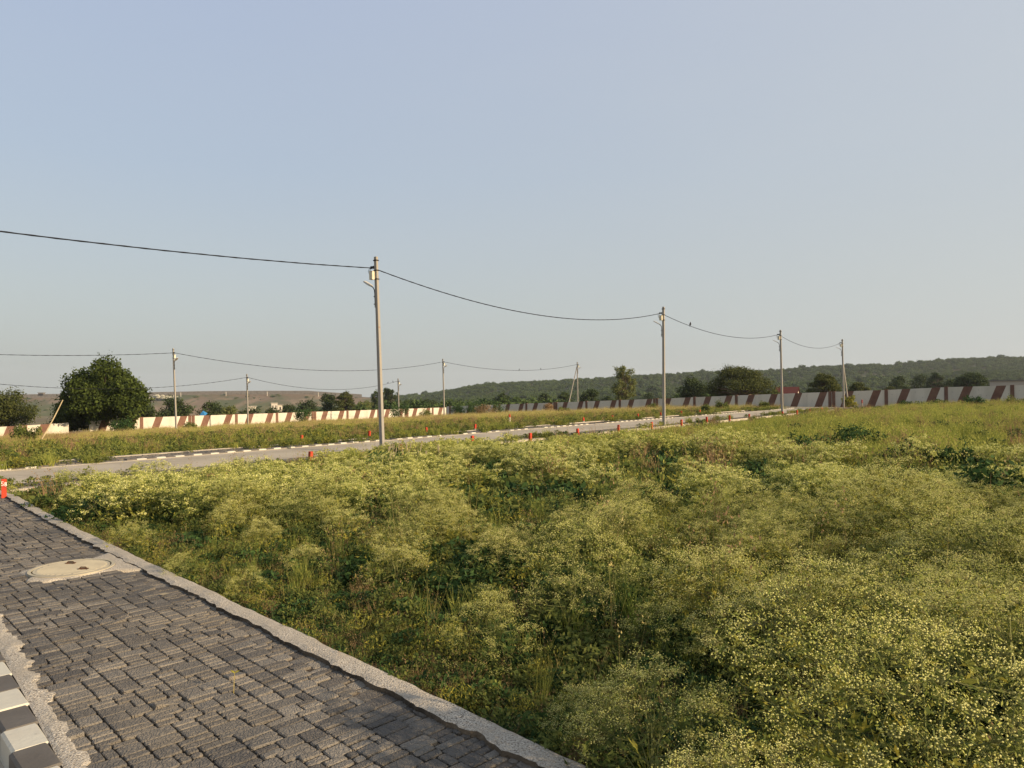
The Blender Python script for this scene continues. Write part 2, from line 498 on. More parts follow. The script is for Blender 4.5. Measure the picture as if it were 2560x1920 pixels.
# edging strip with a broken inner edge, manhole surround, mortar infill by the kerb
def ribbon(name, pa, qa_fn, qb_fn, z, th, m, parent, step=.03, zj=.004):
    b = MB(); p = np.arange(pa[0], pa[1], step)
    qa = qa_fn(p); qb = qb_fn(p); K = 5
    rows = []
    for k in range(K):
        t = k / (K - 1); q = qa * (1 - t) + qb * t
        zz = z + (vnoise(p * 9, q * 30, 6) - .5) * zj * 2
        if k in (0, K - 1): zz = zz - .008
        rows.append(PP(p, q, zz))
    lo1 = rows[0].copy(); lo1[:, 2] -= th; lo2 = rows[-1].copy(); lo2[:, 2] -= th
    allr = [lo1] + rows + [lo2]; n = len(p)
    v = np.concatenate(allr)
    f = [[r * n + i, r * n + i + 1, (r + 1) * n + i + 1, (r + 1) * n + i] for r in range(len(allr) - 1) for i in range(n - 1)]
    b.add(v, f); nf_ = len(f); mi = np.zeros(nf_, int); mi[-(n - 1):] = 1; b.M[-1] = mi  # last side face in dark bed colour: soil stain with its shade painted in
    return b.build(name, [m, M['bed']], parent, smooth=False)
def ragged(p, base, amp, sc, seed):
    return base + amp * (fnoise(p * sc, p * 0 + seed, seed) - .5) * 2
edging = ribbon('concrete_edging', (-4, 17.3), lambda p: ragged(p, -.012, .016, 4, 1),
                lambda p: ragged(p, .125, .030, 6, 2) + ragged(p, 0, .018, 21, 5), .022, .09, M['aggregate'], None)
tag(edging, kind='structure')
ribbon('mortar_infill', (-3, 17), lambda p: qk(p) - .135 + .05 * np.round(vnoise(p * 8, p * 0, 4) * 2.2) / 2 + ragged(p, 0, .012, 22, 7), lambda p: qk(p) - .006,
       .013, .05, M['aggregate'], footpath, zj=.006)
mh = empty('manhole', PP(MHP, MHQ, -.013), 'round beige manhole cover in a rough concrete surround set in the dark paving', 'manhole')
cz = PP(MHP, MHQ)
b = MB(); th = np.linspace(0, 2 * math.pi, 97)[:-1]
pr = patch_r(th)
rings = []
for fr, dz in ((1.0, -.05), (1.0, .006), (.93, .020), (.90, .022)):
    rr = pr * fr if fr > .92 else np.minimum(pr * fr, np.full_like(pr, .375))
    rings.append(PP(MHP + rr * np.sin(th), MHQ - rr * np.cos(th), dz + .003 * (vnoise(th * 9, th * 0 + fr * 40, 3) - .5)) - cz)
rings.append(PP(MHP + .34 * np.sin(th), MHQ - .34 * np.cos(th), .024) - cz)
n = 96; v = np.concatenate(rings)
b.add(v, [[r * n + i, r * n + (i + 1) % n, (r + 1) * n + (i + 1) % n, (r + 1) * n + i] for r in range(4) for i in range(n)])
b.build('concrete_surround', M['aggregate'], mh, smooth=True)
def annulus(r0, r1, z0, z1, n=72):
    an = np.arange(n) * 2 * math.pi / n; c = np.stack([np.cos(an), np.sin(an)], 1)
    R = [np.column_stack([c * r0, np.full(n, z0)]), np.column_stack([c * r0, np.full(n, z1)]), np.column_stack([c * r1, np.full(n, z1)]), np.column_stack([c * r1, np.full(n, z0)])]
    return np.concatenate(R), [[r * n + i, r * n + (i + 1) % n, (r + 1) * n + (i + 1) % n, (r + 1) * n + i] for r in range(3) for i in range(n)]
b = MB(); v, f = annulus(.318, .345, -.03, .032); b.add(v, f); b.build('rim', M['lid'], mh)
b = MB(); v, f = annulus(.0005, .305, -.02, .030); b.add(v, f)
for k in range(-7, 8):
    y = k * .038; L = math.sqrt(max(.285 ** 2 - y * y, .001))
    ux = np.array([E1[0], E1[1], 0]); uy = np.array([E2[0], E2[1], 0])
    b.box(uy * y + np.array([0, 0, .029]), ux * L, uy * .014, (0, 0, .005), top=.95)
lid = b.build('lid', M['lid'], mh)
b = MB()
b.box((0, 0, -.035), (.3, 0, 0), (0, .3, 0), (0, 0, .01)); b.build('shaft_bottom', M['bed'], mh)
for sx, sy in ((-.10, .14), (.15, -.08)):
    b = MB(); b.box((0, 0, 0), (.045, 0, 0), (0, .018, 0), (0, 0, .008), top=.8)
    b.tube([(-.035, 0, .004), (-.02, 0, .018), (.02, 0, .018), (.035, 0, .004)], .005, 5)
    o = b.build('handle', M['rust'], mh); o.location = (sx, sy, .0345)

# kerb by the footpath and side road left of it
kerb = MB(); pg = np.arange(-3, 17, .5)
v = np.concatenate([PP(pg, qk(pg) + q, z) for q, z in ((0.0, -.06), (0.0, -.02), (.14, -.02), (.14, -.22))]); n = len(pg)
kerb.add(v, [[r * n + i, r * n + i + 1, (r + 1) * n + i + 1, (r + 1) * n + i] for r in range(3) for i in range(n - 1)])
kerbo = kerb.build('kerb', M['concrete']); tag(kerbo, kind='structure')
def stone_mesh(L, W, H, m):
    b = MB(); c = .012
    x, y = L / 2 - .002, W / 2
    v = []
    for z, i in ((-H, 0), (-c, 0), (0, c)):
        v += [(-x + i * .4, -y + i, z), (x - i * .4, -y + i, z), (x - i * .4, y - i, z), (-x + i * .4, y - i, z)]
    f = [[8, 9, 10, 11]] + [[r * 4 + i, r * 4 + (i + 1) % 4, (r + 1) * 4 + (i + 1) % 4, (r + 1) * 4 + i] for r in range(2) for i in range(4)]
    b.add(v, f); return b.mesh('kerb_stone', m)
sw = stone_mesh(.27, .15, .2, M['whitepaint']); sb = stone_mesh(.27, .15, .2, M['blackpaint'])
for k in range(60):
    p = .12 + k * .272
    o = bpy.data.objects.new('kerb_stone', sw if k % 2 else sb)
    o.location = PP(p, float(qk(p)) + .068, .012 + random.uniform(-.003, .003)); o.rotation_euler = (random.uniform(-.01, .01), 0, math.atan2(PD[1], PD[0]) + random.uniform(-.006, .006))
    COL.objects.link(o); o.parent = kerbo
b = MB(); v = np.concatenate([PP(pg, np.full_like(pg, q), -.12) for q in (1.50, 4.0, 9.0)])
b.add(v, [[r * n + i, r * n + i + 1, (r + 1) * n + i + 1, (r + 1) * n + i] for r in range(2) for i in range(n - 1)])
M['road'] = mat('road', (.40, .35, .275), noise=[(.5, (.32, .28, .22), .4, .65, 5), (4, (.45, .40, .32), .55, .8, 5), (.25, (.31, .27, .21), .52, .7, 4)], bump=(25, .35, .02))
tag(b.build('side_road', M['road']), kind='structure')

# ------------------------------------------------------------------ the road beyond the field
ZR = -.47
def sheet(name, s0, s1, t0, t1, z, m, step=2.0, th=0, parent=None, zoff=None):
    b = MB(); S = np.arange(s0, s1 + .01, step); rows = []
    T = [t0, (t0 + t1) / 2, t1]
    prof = [(T[0], -th)] if th else []
    prof += [(t, 0) for t in T]
    if th: prof += [(T[2], -th)]
    for t, dz in prof:
        P = np.stack([E1[0] * S + E2[0] * t, E1[1] * S + E2[1] * t, np.full_like(S, z + dz)], 1)
        if zoff is not None: P[:, 2] += zoff(S)
        rows.append(P)
    n = len(S)
    b.add(np.concatenate(rows), [[r * n + i, r * n + i + 1, (r + 1) * n + i + 1, (r + 1) * n + i] for r in range(len(rows) - 1) for i in range(n - 1)])
    return b.build(name, m, parent)
tag(sheet('road', -60, 77, 19.05, 22.72, ZR, M['road'], th=.2), kind='structure')
tag(sheet('road_edging', -60, 77, 17.95, 18.1, ZR + .03, M['aggregate'], th=.3), kind='structure')
M['gravel'] = mat('gravel', (.33, .28, .20), noise=[(3, (.24, .20, .14), .4, .7, 5)], bump=(15, .7, .04))
tag(sheet('gravel_apron', 76.5, 82, 14, 25, -.42, M['gravel'], th=.2), kind='structure')
fp2 = sheet('roadside_footpath', -60, 77, 22.95, 24.15, ZR + .01, M['bed'], th=.2); tag(fp2, kind='structure')
fp1 = sheet('roadside_paving', -60, 77, 18.1, 19.05, ZR + .0, M['bed'], th=.2); tag(fp1, kind='structure')
tag(sheet('far_edging', -60, 77, 24.15, 24.3, ZR + .06, M['aggregate'], th=.4), kind='structure')
def pave_strip(parent, t0, t1, z, s0, s1):
    b = MB(); ax = np.array([E1[0], E1[1], 0]); ay = np.array([E2[0], E2[1], 0]); rnd = random.Random(5)
    nrow = int((t1 - t0) / .118)
    for r in range(nrow):
        s = s0 + rnd.random() * .1
        while s < s1:
            L = rnd.choice([.12, .18, .12, .24])
            block_add(b, L / 2 - .005, .054, st(s + L / 2, t0 + (r + .5) * .118, z + rnd.gauss(0, .003)), ax, ay, 0, h=.03, tilt=(rnd.gauss(0, .02), rnd.gauss(0, .02)), var=rnd.random(), lo=True)
            s += L
    o = b.build('paver_field', M['slate'], parent); o['kind'] = 'stuff'
pave_strip(fp2, 22.97, 24.15, ZR + .045, 0, 34)
pave_strip(fp1, 18.1, 19.05, ZR + .035, 0, 34)
kb = sheet('roadside_kerb', -60, 77, 22.74, 22.93, ZR + .02, M['concrete'], th=.2); tag(kb, kind='structure')
far = MB()
for k in range(int(80 / .30)):
    s = -3 + k * .30
    if fnoise(s * .35, 3.3, 21) > .62: continue
    if k < 190:
        o = bpy.data.objects.new('kerb_stone', sw if k % 2 else sb)
        o.scale = (1.1, 1.15, 1); o.location = st(s, 22.83, ZR + .062 + random.uniform(-.012, .008)); o.rotation_euler = (random.uniform(-.03, .03), random.uniform(-.01, .01), math.atan2(E1[1], E1[0]) + random.uniform(-.02, .02))
        COL.objects.link(o); o.parent = kb
    else:
        far.box(st(s, 22.83, ZR - .05), np.array([E1[0], E1[1], 0]) * .14, np.array([E2[0], E2[1], 0]) * .08, (0, 0, .105), m=k % 2)
o = far.build('kerb_stones', [M['blackpaint'], M['whitepaint']], kb); o['kind'] = 'stuff'
# second road, mostly hidden by grass
def slope2(S): return 0 * S
tag(sheet('far_road', -60, 70, 44.4, 48.5, -1.25, M['road'], th=.3), kind='structure')
tag(sheet('far_road_kerb', -60, 70, 43.9, 44.3, -1.08, M['whitepaint'], th=.3), kind='structure')

# ------------------------------------------------------------------ marker stones
M['red'] = mat('redpaint', (.46, .05, .022), rough=.7, noise=[(9, (.26, .04, .025), .45, .7, 4), (40, (.45, .22, .15), .68, .8, 3)], bump=(40, .3, .006))
M['postbase'] = mat('postbase', (.42, .38, .30), noise=[(12, (.28, .25, .19), .4, .7, 4)], bump=(40, .4, .01))
ROT = math.atan2(E1[1], E1[0])
def marker(x, y, z, label, h=.5, tilt=(0, 0), w=.045, red=.34, group='red marker stones along the road'):
    o = empty('marker_stone', (x, y, z), label, 'marker stone', group)
    o.rotation_euler = (tilt[0], tilt[1], ROT + random.uniform(-.2, .2))
    b = MB(); b.box((0, 0, -.15), (w * 1.06, 0, 0), (0, w * 1.06, 0), (0, 0, .15 + h - red)); b.build('base', M['postbase'], o)
    b = MB(); b.box((0, 0, h - red), (w * 1.06, 0, 0), (0, w * 1.06, 0), (0, 0, red - .012), top=.96)
    b.box((0, 0, h - .012), (w * 1.01, 0, 0), (0, w * 1.01, 0), (0, 0, .012), top=.78); b.build('red_top', M['red'], o)
    return o
names = ['first', 'second', 'third', 'fourth', 'fifth', 'sixth', 'seventh', 'eighth', 'ninth', 'tenth', 'eleventh', 'twelfth', 'thirteenth', 'fourteenth']
lbl = {-2: 'red marker stone left of the tallest pole on the near roadside, sunk in weeds',
       -1: 'red marker stone just right of the tallest pole, only its top above the weeds'}
ordn = 0
for k in range(-2, 14):
    if k == 9: continue
    s = 19.2 + 3.43 * k
    P = st(s, 16.8); g = float(GZ(P[0], P[1]))
    g = max(g, -.60) if k >= 0 else g
    top = {-2: -.05, -1: -.08}.get(k, g + .5)
    if k in lbl: L = lbl[k]
    else:
        L = 'red-topped stone on the near verge, %s to the right of the grey-footed one' % names[ordn]
        if k == 0: L = 'largest red-topped marker stone with bare grey foot in weeds before the road'
        ordn += 1
    marker(P[0], P[1], min(g, top - .5), L, h=.56 if k == 0 else .5, tilt=(random.uniform(-.05, .05), random.uniform(-.04, .04)), group=None if k <= 0 else 'red marker stones on the near verge')
far_px = [(754, 1107), (923, 1100), (1066.5, 1089), (1187.5, 1081), (1459, 1056), (1530, 1051), (1595, 1046), (1652, 1043), (1704, 1038), (1750, 1032)]
for i, (px, py) in enumerate(far_px):
    r = ray(px, py); k = 24.9 / (E2[0] * r[0] + E2[1])
    P = C0 + r * k; P2 = st(0, 0)
    L = 'red marker stone on the far verge of the road, %s from the left' % names[i]
    marker(P[0], P[1], -.50, L, h=.34, red=.24, w=.042, tilt=(random.uniform(-.08, .08), random.uniform(-.06, .06)), group='red marker stones on the far verge')
P = at(1274, 1043, 48); marker(P[0], P[1], P[2] - .2, 'small lone marker stone in dry grass well behind the road', h=.40, w=.04, red=.2, group=None)
P = at(214, 1112, 41); marker(P[0], P[1], P[2] - .1, 'reddish marker stone among grass by the hidden kerb left of the white poles', h=.35, group=None)
P = at(2155, 1012, 70); marker(P[0], P[1], P[2] - .1, 'small dark marker stone on the grassy bank by the right wall', h=.6, group=None)
# numbered stone at the left edge
PN = at(10, 1236, 12.2)
num = empty('marker_stone', (PN[0], PN[1], PN[2] - .02), 'bright red marker stone painted with number 58 at the left end of the footpath edge', 'marker stone')
# its broad face looks to the camera
fx = np.array([.82, .57, 0]); fn = np.array([.57, -.82, 0])
b = MB(); b.box((0, 0, -.1), fx * .038, fn * .05, (0, 0, .38), top=.96); b.build('red_body', M['red'], num)
M['num'] = mat('numberpaint', (.8, .78, .72), rough=.6)
def stroke(mb, pts):
    P = [np.array([0, 0, 0]) + fx * x + fn * .054 + np.array([0, 0, z]) for x, z in pts]
    mb.tube(P, .0055, 4)
b = MB()
stroke(b, [(-.006, .235), (-.032, .24), (-.034, .205), (-.016, .207), (-.008, .19), (-.016, .172), (-.036, .176)])
an = np.linspace(0, 2 * math.pi, 9)
stroke(b, [(.022 + .012 * math.sin(a), .212 + .015 * math.cos(a)) for a in an])
stroke(b, [(.022 + .014 * math.sin(a), .180 + .016 * math.cos(a)) for a in an])
b.build('number_58', M['num'], num)

# ------------------------------------------------------------------ poles, cables, lamps
M['pole'] = mat('poleconcrete', (.28, .262, .235), rough=.85, noise=[(2.2, (.30, .27, .22), .45, .7, 5), (7, (.24, .12, .07), .66, .76, 4)], bump=(14, .5, .02))
M['iron'] = mat('iron', (.02, .018, .017), rough=.6)
M['lampgrey'] = mat('lampgrey', (.45, .42, .36), rough=.5)
M['boxcream'] = mat('boxcream', (.62, .57, .44), rough=.5, noise=[(6, (.5, .45, .33), .45, .75, 4)])
M['cable'] = mat('cable', (.012, .013, .016), rough=.6)
def ev(v, z=0): return np.array([v[0], v[1], z])
def pole(x, y, z, top, label, side, a=.15, c=.105, lean=(0, 0), group='street lamp poles', boxw=.17, boxface=None, detail=True):
    """side=+1: lamp reaches over E2 (left), -1: over -E2"""
    H = top - z
    o = empty('utility_pole', (x, y, z), label, 'utility pole', group)
    b = MB(); e1 = ev(E1); e2 = ev(E2); L = np.array([lean[0], lean[1], 0])
    N = 12
    rings = []
    rr = random.Random(int(x * 10))
    for k in range(N + 1):
        h = -.5 + (H + .5) * k / N; tp = 1.12 - .27 * k / N
        cc = L * h + np.array([0, 0, h])
        A = e2 * a / 2 * tp; B = e1 * c / 2 * tp
        ch = .012
        ring = []
        for sa, sb in ((1, 1), (-1, 1), (-1, -1), (1, -1)):
            j = rr.uniform(-.003, .003)
            if sa * sb > 0:
                ring += [cc + sa * A + sb * (B - e1 * ch) + e2 * j, cc + sa * (A - e2 * ch) + sb * B]
            else:
                ring += [cc + sa * (A - e2 * ch) + sb * B, cc + sa * A + sb * (B - e1 * ch) + e2 * j]
        rings.append(np.array(ring))
    n = 8; v = np.concatenate(rings)
    b.add(v, [[r * n + i, r * n + (i + 1) % n, (r + 1) * n + (i + 1) % n, (r + 1) * n + i] for r in range(N) for i in range(n)])
    b.add(rings[-1], [list(range(8))])
    b.build('shaft', M['pole'], o)
    def pt(h, u=0, vv=0): return L * h + np.array([0, 0, h]) + e1 * u + e2 * vv
    for h in (H - .14, H - .48, H - .78):
        b = MB(); b.box(pt(h), e2 * (a / 2 * .88 + .014), e1 * (c / 2 * .88 + .014), (0, 0, .035))
        b.tube([pt(h + .018, 0, side * a * .4), pt(h + .018, 0, side * (a * .44 + .06))], .014, 5)
        b.build('clamp', M['iron'], o)
    # insulator arm and dead-end clamps
    b = MB()
    b.tube([pt(H - .36, -.02, side * .05), pt(H - .36, -.03, side * .22)], .018, 6)
    for q in (.10, .17, .23):
        b.tube([pt(H - .40, -.06, side * q), pt(H - .34, -.03, side * q), pt(H - .30, -.03, side * q)], [.018, .03, .016], 6)
    b.build('insulator', M['iron'], o)
    # junction box
    b = MB()
    bc = pt(H - .78, -c * .5 - .055, side * .11) if boxface is None else pt(H - .80, -.02, side * .16)
    b.box(bc, e2 * boxw * .48, e1 * .055, (0, 0, .27)); b.box(bc + np.array([0, 0, .27]), e2 * boxw * .52, e1 * .065, (0, 0, .018))
    b.box(bc - e1 * .058 + np.array([0, 0, .02]), e2 * boxw * .42, e1 * .005, (0, 0, .23))
    bx = b.build('junction_box', M['boxcream'], o)
    b = MB()
    for k in range(3):
        u = side * (.2 + .05 * k)
        b.tube([pt(H - .36, -.04, u), pt(H - .46, -.08, u + side * .02), pt(H - .62, -.08, u - side * .02 * k), pt(H - .66 - .04 * k, -.06, side * .15)], .006, 4)
    b.build('lead_wire', M['cable'], o)
    # lamp bracket with curved arm and flat head
    b = MB()
    b.tube([pt(H - 1.72, 0, side * .115), pt(H - 1.25, 0, side * .115), pt(H - 1.12, 0, side * .13), pt(H - 1.02, 0, side * .20), pt(H - .97, 0, side * .28)], .018, 6)
    for h in (H - 1.62, H - 1.36): b.box(pt(h, 0, side * .08), e2 * .07, e1 * .03, (0, 0, .03))
    b.build('lamp_arm', M['iron'], o)
    b = MB(); c0 = pt(H - .985, 0, side * .25); c1 = pt(H - .79, 0, side * .60)
    d = (c1 - c0); d /= np.linalg.norm(d); nn = np.cross(d, e1); nn /= np.linalg.norm(nn)
    if nn[2] < 0: nn = -nn
    Lh = np.linalg.norm(c1 - c0)
    prof = [(0, .035), (.06, .10), (Lh * .6, .11), (Lh, .08), (Lh + .02, .03)]
    vs = []
    for u, wd in prof:
        for sg, hh in ((-1, -.015), (1, -.015), (.8, .022), (-.8, .022)): vs.append(c0 + d * u + e1 * wd * sg + nn * hh)
    k = len(prof)
    b.add(vs, [[r * 4 + i, r * 4 + (i + 1) % 4, (r + 1) * 4 + (i + 1) % 4, (r + 1) * 4 + i] for r in range(k - 1) for i in range(4)] + [[0, 1, 2, 3], [4 * k - 1, 4 * k - 2, 4 * k - 3, 4 * k - 4]])
    b.build('lamp_head', M['lampgrey'], o)
    return o
def cable(A, B, sag, r, label, group='aerial cables between the poles', n=48):
    A = np.array(A, float); B = np.array(B, float); t = np.linspace(0, 1, n)[:, None]
    P = A + (B - A) * t; P[:, 2] -= (4 * sag * t * (1 - t))[:, 0]
    b = MB()
    for k in range(3):
        ph = t[:, 0] * np.linalg.norm(B - A) * 5 + k * 2.09
        Q = P.copy(); Q[:, 2] += np.sin(ph) * r * .45; Q[:, 0] += np.cos(ph) * r * .45
        b.tube(Q, r * .62, 5)
    o = b.build('aerial_cable', M['cable']); tag(o, label, 'cable', group)
    return P
def pline(px, t):
    u = (px - 1280) / F
    s = (-E2[0] * t + u * E2[1] * t) / (E1[0] - u * E1[1])
    return st(s, t)
TOPS = []
pdat = [(955, 642, 'tallest and nearest weathered concrete lamp pole with box and lamp, beside the road'),
        (1659, 767, 'second concrete lamp pole along the near side of the road, stained brown near its top'),
        (1955, 825, 'third pale concrete lamp pole on the roadside, boxed and right of the big acacia'),
        (2109, 848, 'last concrete lamp pole of the roadside line, braced, in front of the right wall')]
for i, (px, ty, L) in enumerate(pdat):
    P = pline(px, 18.55); tp = at(px, ty, P[1])
    lean = (-.028, 0) if i == 0 else ((.004, 0) if i == 1 else (-.012, 0))
    pole(P[0], P[1], ZR, tp[2], L, 1, lean=lean)
    TOPS.append(np.array([P[0] + lean[0] * (tp[2] - ZR), P[1], tp[2]]))
    if i == 3:
        b = MB(); b.tube([np.array([P[0] + .95, P[1] + .9, -.7]), np.array([P[0] - .02, P[1] + .1, tp[2] - 2.2])], [.085, .065], 6)
        tag(b.build('pole_strut', M['pole']), 'leaning concrete strut bracing the last roadside pole', 'strut')
e2o = ev(E2) * .16
att = [T + np.array([0, 0, -.36]) for T in TOPS]
back = att[0] - ev(E1) * 24 + np.array([0, 0, -.40])
left_end = at(-25, 578, 11.0)
cable(back + e2o * 0, att[0] + e2o * 1.2, 0.42, .021, 'thick black twisted cable running from the tallest pole out of the left edge', None)
cable(att[0] + e2o, att[1] + e2o, .95, .021, 'black twisted cable sagging between the tallest pole and the second roadside pole', None)
BP = cable(att[1] + e2o, att[2] + e2o, .75, .019, 'black cable between the second and third roadside poles with a bird on it', None)
cable(att[2] + e2o, att[3] + e2o, .80, .018, 'black cable between the third and last roadside poles', None)

def lpole(px, ty, Y, label, side=-1, lean=(-.02, 0)):
    tp = at(px, ty, Y); z = float(GZ(tp[0], tp[1]))
    pole(tp[0] - lean[0] * (tp[2] - z), tp[1], z, tp[2], label, side, lean=lean, boxface=1, boxw=.24)
    return tp
LA = lpole(433, 871, 58.1, 'white lamp pole right of the big dense tree, in front of the left wall', lean=(-.035, 0))
LB = lpole(1107, 897, 85.1, 'white lamp pole in dry grass at the meeting corner of the two walls')
LC = lpole(1443, 905, 105.9, 'far thin lamp pole with a leaning strut by the right wall', lean=(-.005, 0))
LD = lpole(617, 935, 77.5, 'slender lamp pole touching the striped left wall, second right of the big tree', lean=(-.02, 0))
LE = lpole(995, 946, 99.0, 'smallest lamp pole, by the left wall just right of the tallest pole', lean=(-.02, 0))
b = MB(); zc = float(GZ(LC[0] - 1.9, LC[1])); b.tube([np.array([LC[0] - 1.75, LC[1] - .3, zc - .3]), LC + np.array([-.05, 0, -.7])], [.09, .07], 6)
tag(b.build('pole_strut', M['pole']), 'leaning strut propping the far thin pole by the right wall', 'strut')
dz = np.array([0, 0, -.36]); s2 = -ev(E2) * .15
cable(LA + dz - ev(E1) * 33 + np.array([0, 0, .9]), LA + dz, .95, .024, 'cable running from the white pole over the big tree to the left edge', None)
cable(LA + dz + s2, LB + dz, 1.25, .024, 'cable sagging between the white pole and the pole at the wall corner', None)
LBP = cable(LB + dz + s2, LC + dz, .95, .026, 'cable between the wall corner pole and the far thin pole', None)
cable(LD + dz - ev(E1) * 30 + np.array([0, 0, .3]), LD + dz, 1.35, .024, 'lower cable passing behind the big tree to the slender pole', None)
LDP = cable(LD + dz + s2, LE + dz, 1.25, .024, 'lower cable sagging between the slender pole and the smallest pole', None)

# bamboo prop leaning by the big tree
A_ = at(94, 1116, 44); B_ = at(157, 1000, 46)
b = MB(); t = np.linspace(0, 1, 12)[:, None]; P = A_ + (B_ - A_) * t; P[:, 0] += (np.sin(t * 3.1) * .05)[:, 0]
b.tube(P, np.linspace(.045, .028, 12), 6)
M['bamboo'] = mat('bamboo', (.42, .34, .20), noise=[(5, (.30, .24, .14), .4, .7, 3)])
tag(b.build('bamboo_prop', M['bamboo']), 'thin pale wooden pole leaning to the right below the big dense tree', 'pole')

# birds
M['bird'] = mat('bird', (.02, .018, .02), rough=.7)
def bird(P, label, s=1.0, rz=0.):
    o = empty('bird', P, label, 'bird', None, rz=rz)
    b = MB()
    b.tube(np.array([(-.11, 0, .02), (-.06, 0, .06), (0, 0, .10), (.05, 0, .145), (.07, 0, .175), (.085, 0, .205), (.10, 0, .205), (.13, 0, .20)]) * s,
           np.array([.004, .022, .04, .038, .024, .026, .018, .002]) * s, 8)
    b.build('body', M['bird'], o, smooth=True)
    b = MB(); b.polys([[np.array(q) * s for q in ((-.05, -.02, .06), (-.05, .02, .06), (-.20, .028, -.05), (-.20, -.028, -.05))]]); b.polys([[np.array(q) * s for q in ((-.05, -.02, .05), (-.20, -.028, -.055), (-.20, .028, -.055), (-.05, .02, .05))]])
    b.build('tail', M['bird'], o)
    for sy in (-1, 1):
        b = MB(); b.tube(np.array([(.05, sy * .03, .14), (0, sy * .042, .09), (-.09, sy * .02, .03)]) * s, np.array([.012, .02, .003]) * s, 5); b.build('wing', M['bird'], o, smooth=True)
        b = MB(); b.tube(np.array([(0.01, sy * .015, .07), (0.01, sy * .012, 0)]) * s, .004 * s, 4); b.build('leg', M['bird'], o)
def on_line(Pl, px):
    u = np.array([(np.linalg.inv(R3) @ (p - C0)) for p in Pl]); x = 1280 + u[:, 0] / -u[:, 2] * F
    i = int(np.argmin(abs(x - px))); return Pl[i] + np.array([0, 0, .02])
bird(on_line(BP, 1723), 'small dark bird perched on the cable between second and third roadside poles', 1.1, 1.2)
bird(on_line(LDP, 970), 'tiny dark bird on the lower cable beside the smallest pole, left one of two', 1.0, .5)
bird(on_line(LDP, 982), 'tiny dark bird on the lower cable beside the smallest pole, right one of two', 1.0, 2)
bird(on_line(LBP, 1300), 'tiny dark bird at the lowest point of the far cable', 1.0, 1)
bird(on_line(LBP, 1350), 'tiny dark bird higher up the far cable towards the thin pole', 1.0, 2)

# ------------------------------------------------------------------ boundary walls
M['wallwhite'] = mat('wallwhite', (.57, .525, .445), rough=.85, noise=[(1.1, (.45, .41, .34), .45, .75, 6), (9, (.42, .38, .31), .68, .82, 5)], bump=(18, .3, .02))
for m_, z_ in ((M['wallwhite'], .22),):
    t_ = m_.node_tree; tx = [n_ for n_ in t_.nodes if n_.type == 'TEX_NOISE'][:2]
    for q_ in tx:
        mp_ = t_.nodes.new('ShaderNodeMapping'); mp_.inputs['Scale'].default_value = (1, 1, z_)
        src_ = q_.inputs['Vector'].links[0].from_socket; t_.links.new(src_, mp_.inputs[0]); t_.links.new(mp_.outputs[0], q_.inputs['Vector'])
M['wallbrown'] = mat('wallbrown', (.135, .07, .05), rough=.85, noise=[(1.6, (.18, .10, .07), .4, .7, 5)], bump=(18, .3, .02))
M['hole'] = mat('hole', (.04, .035, .03))
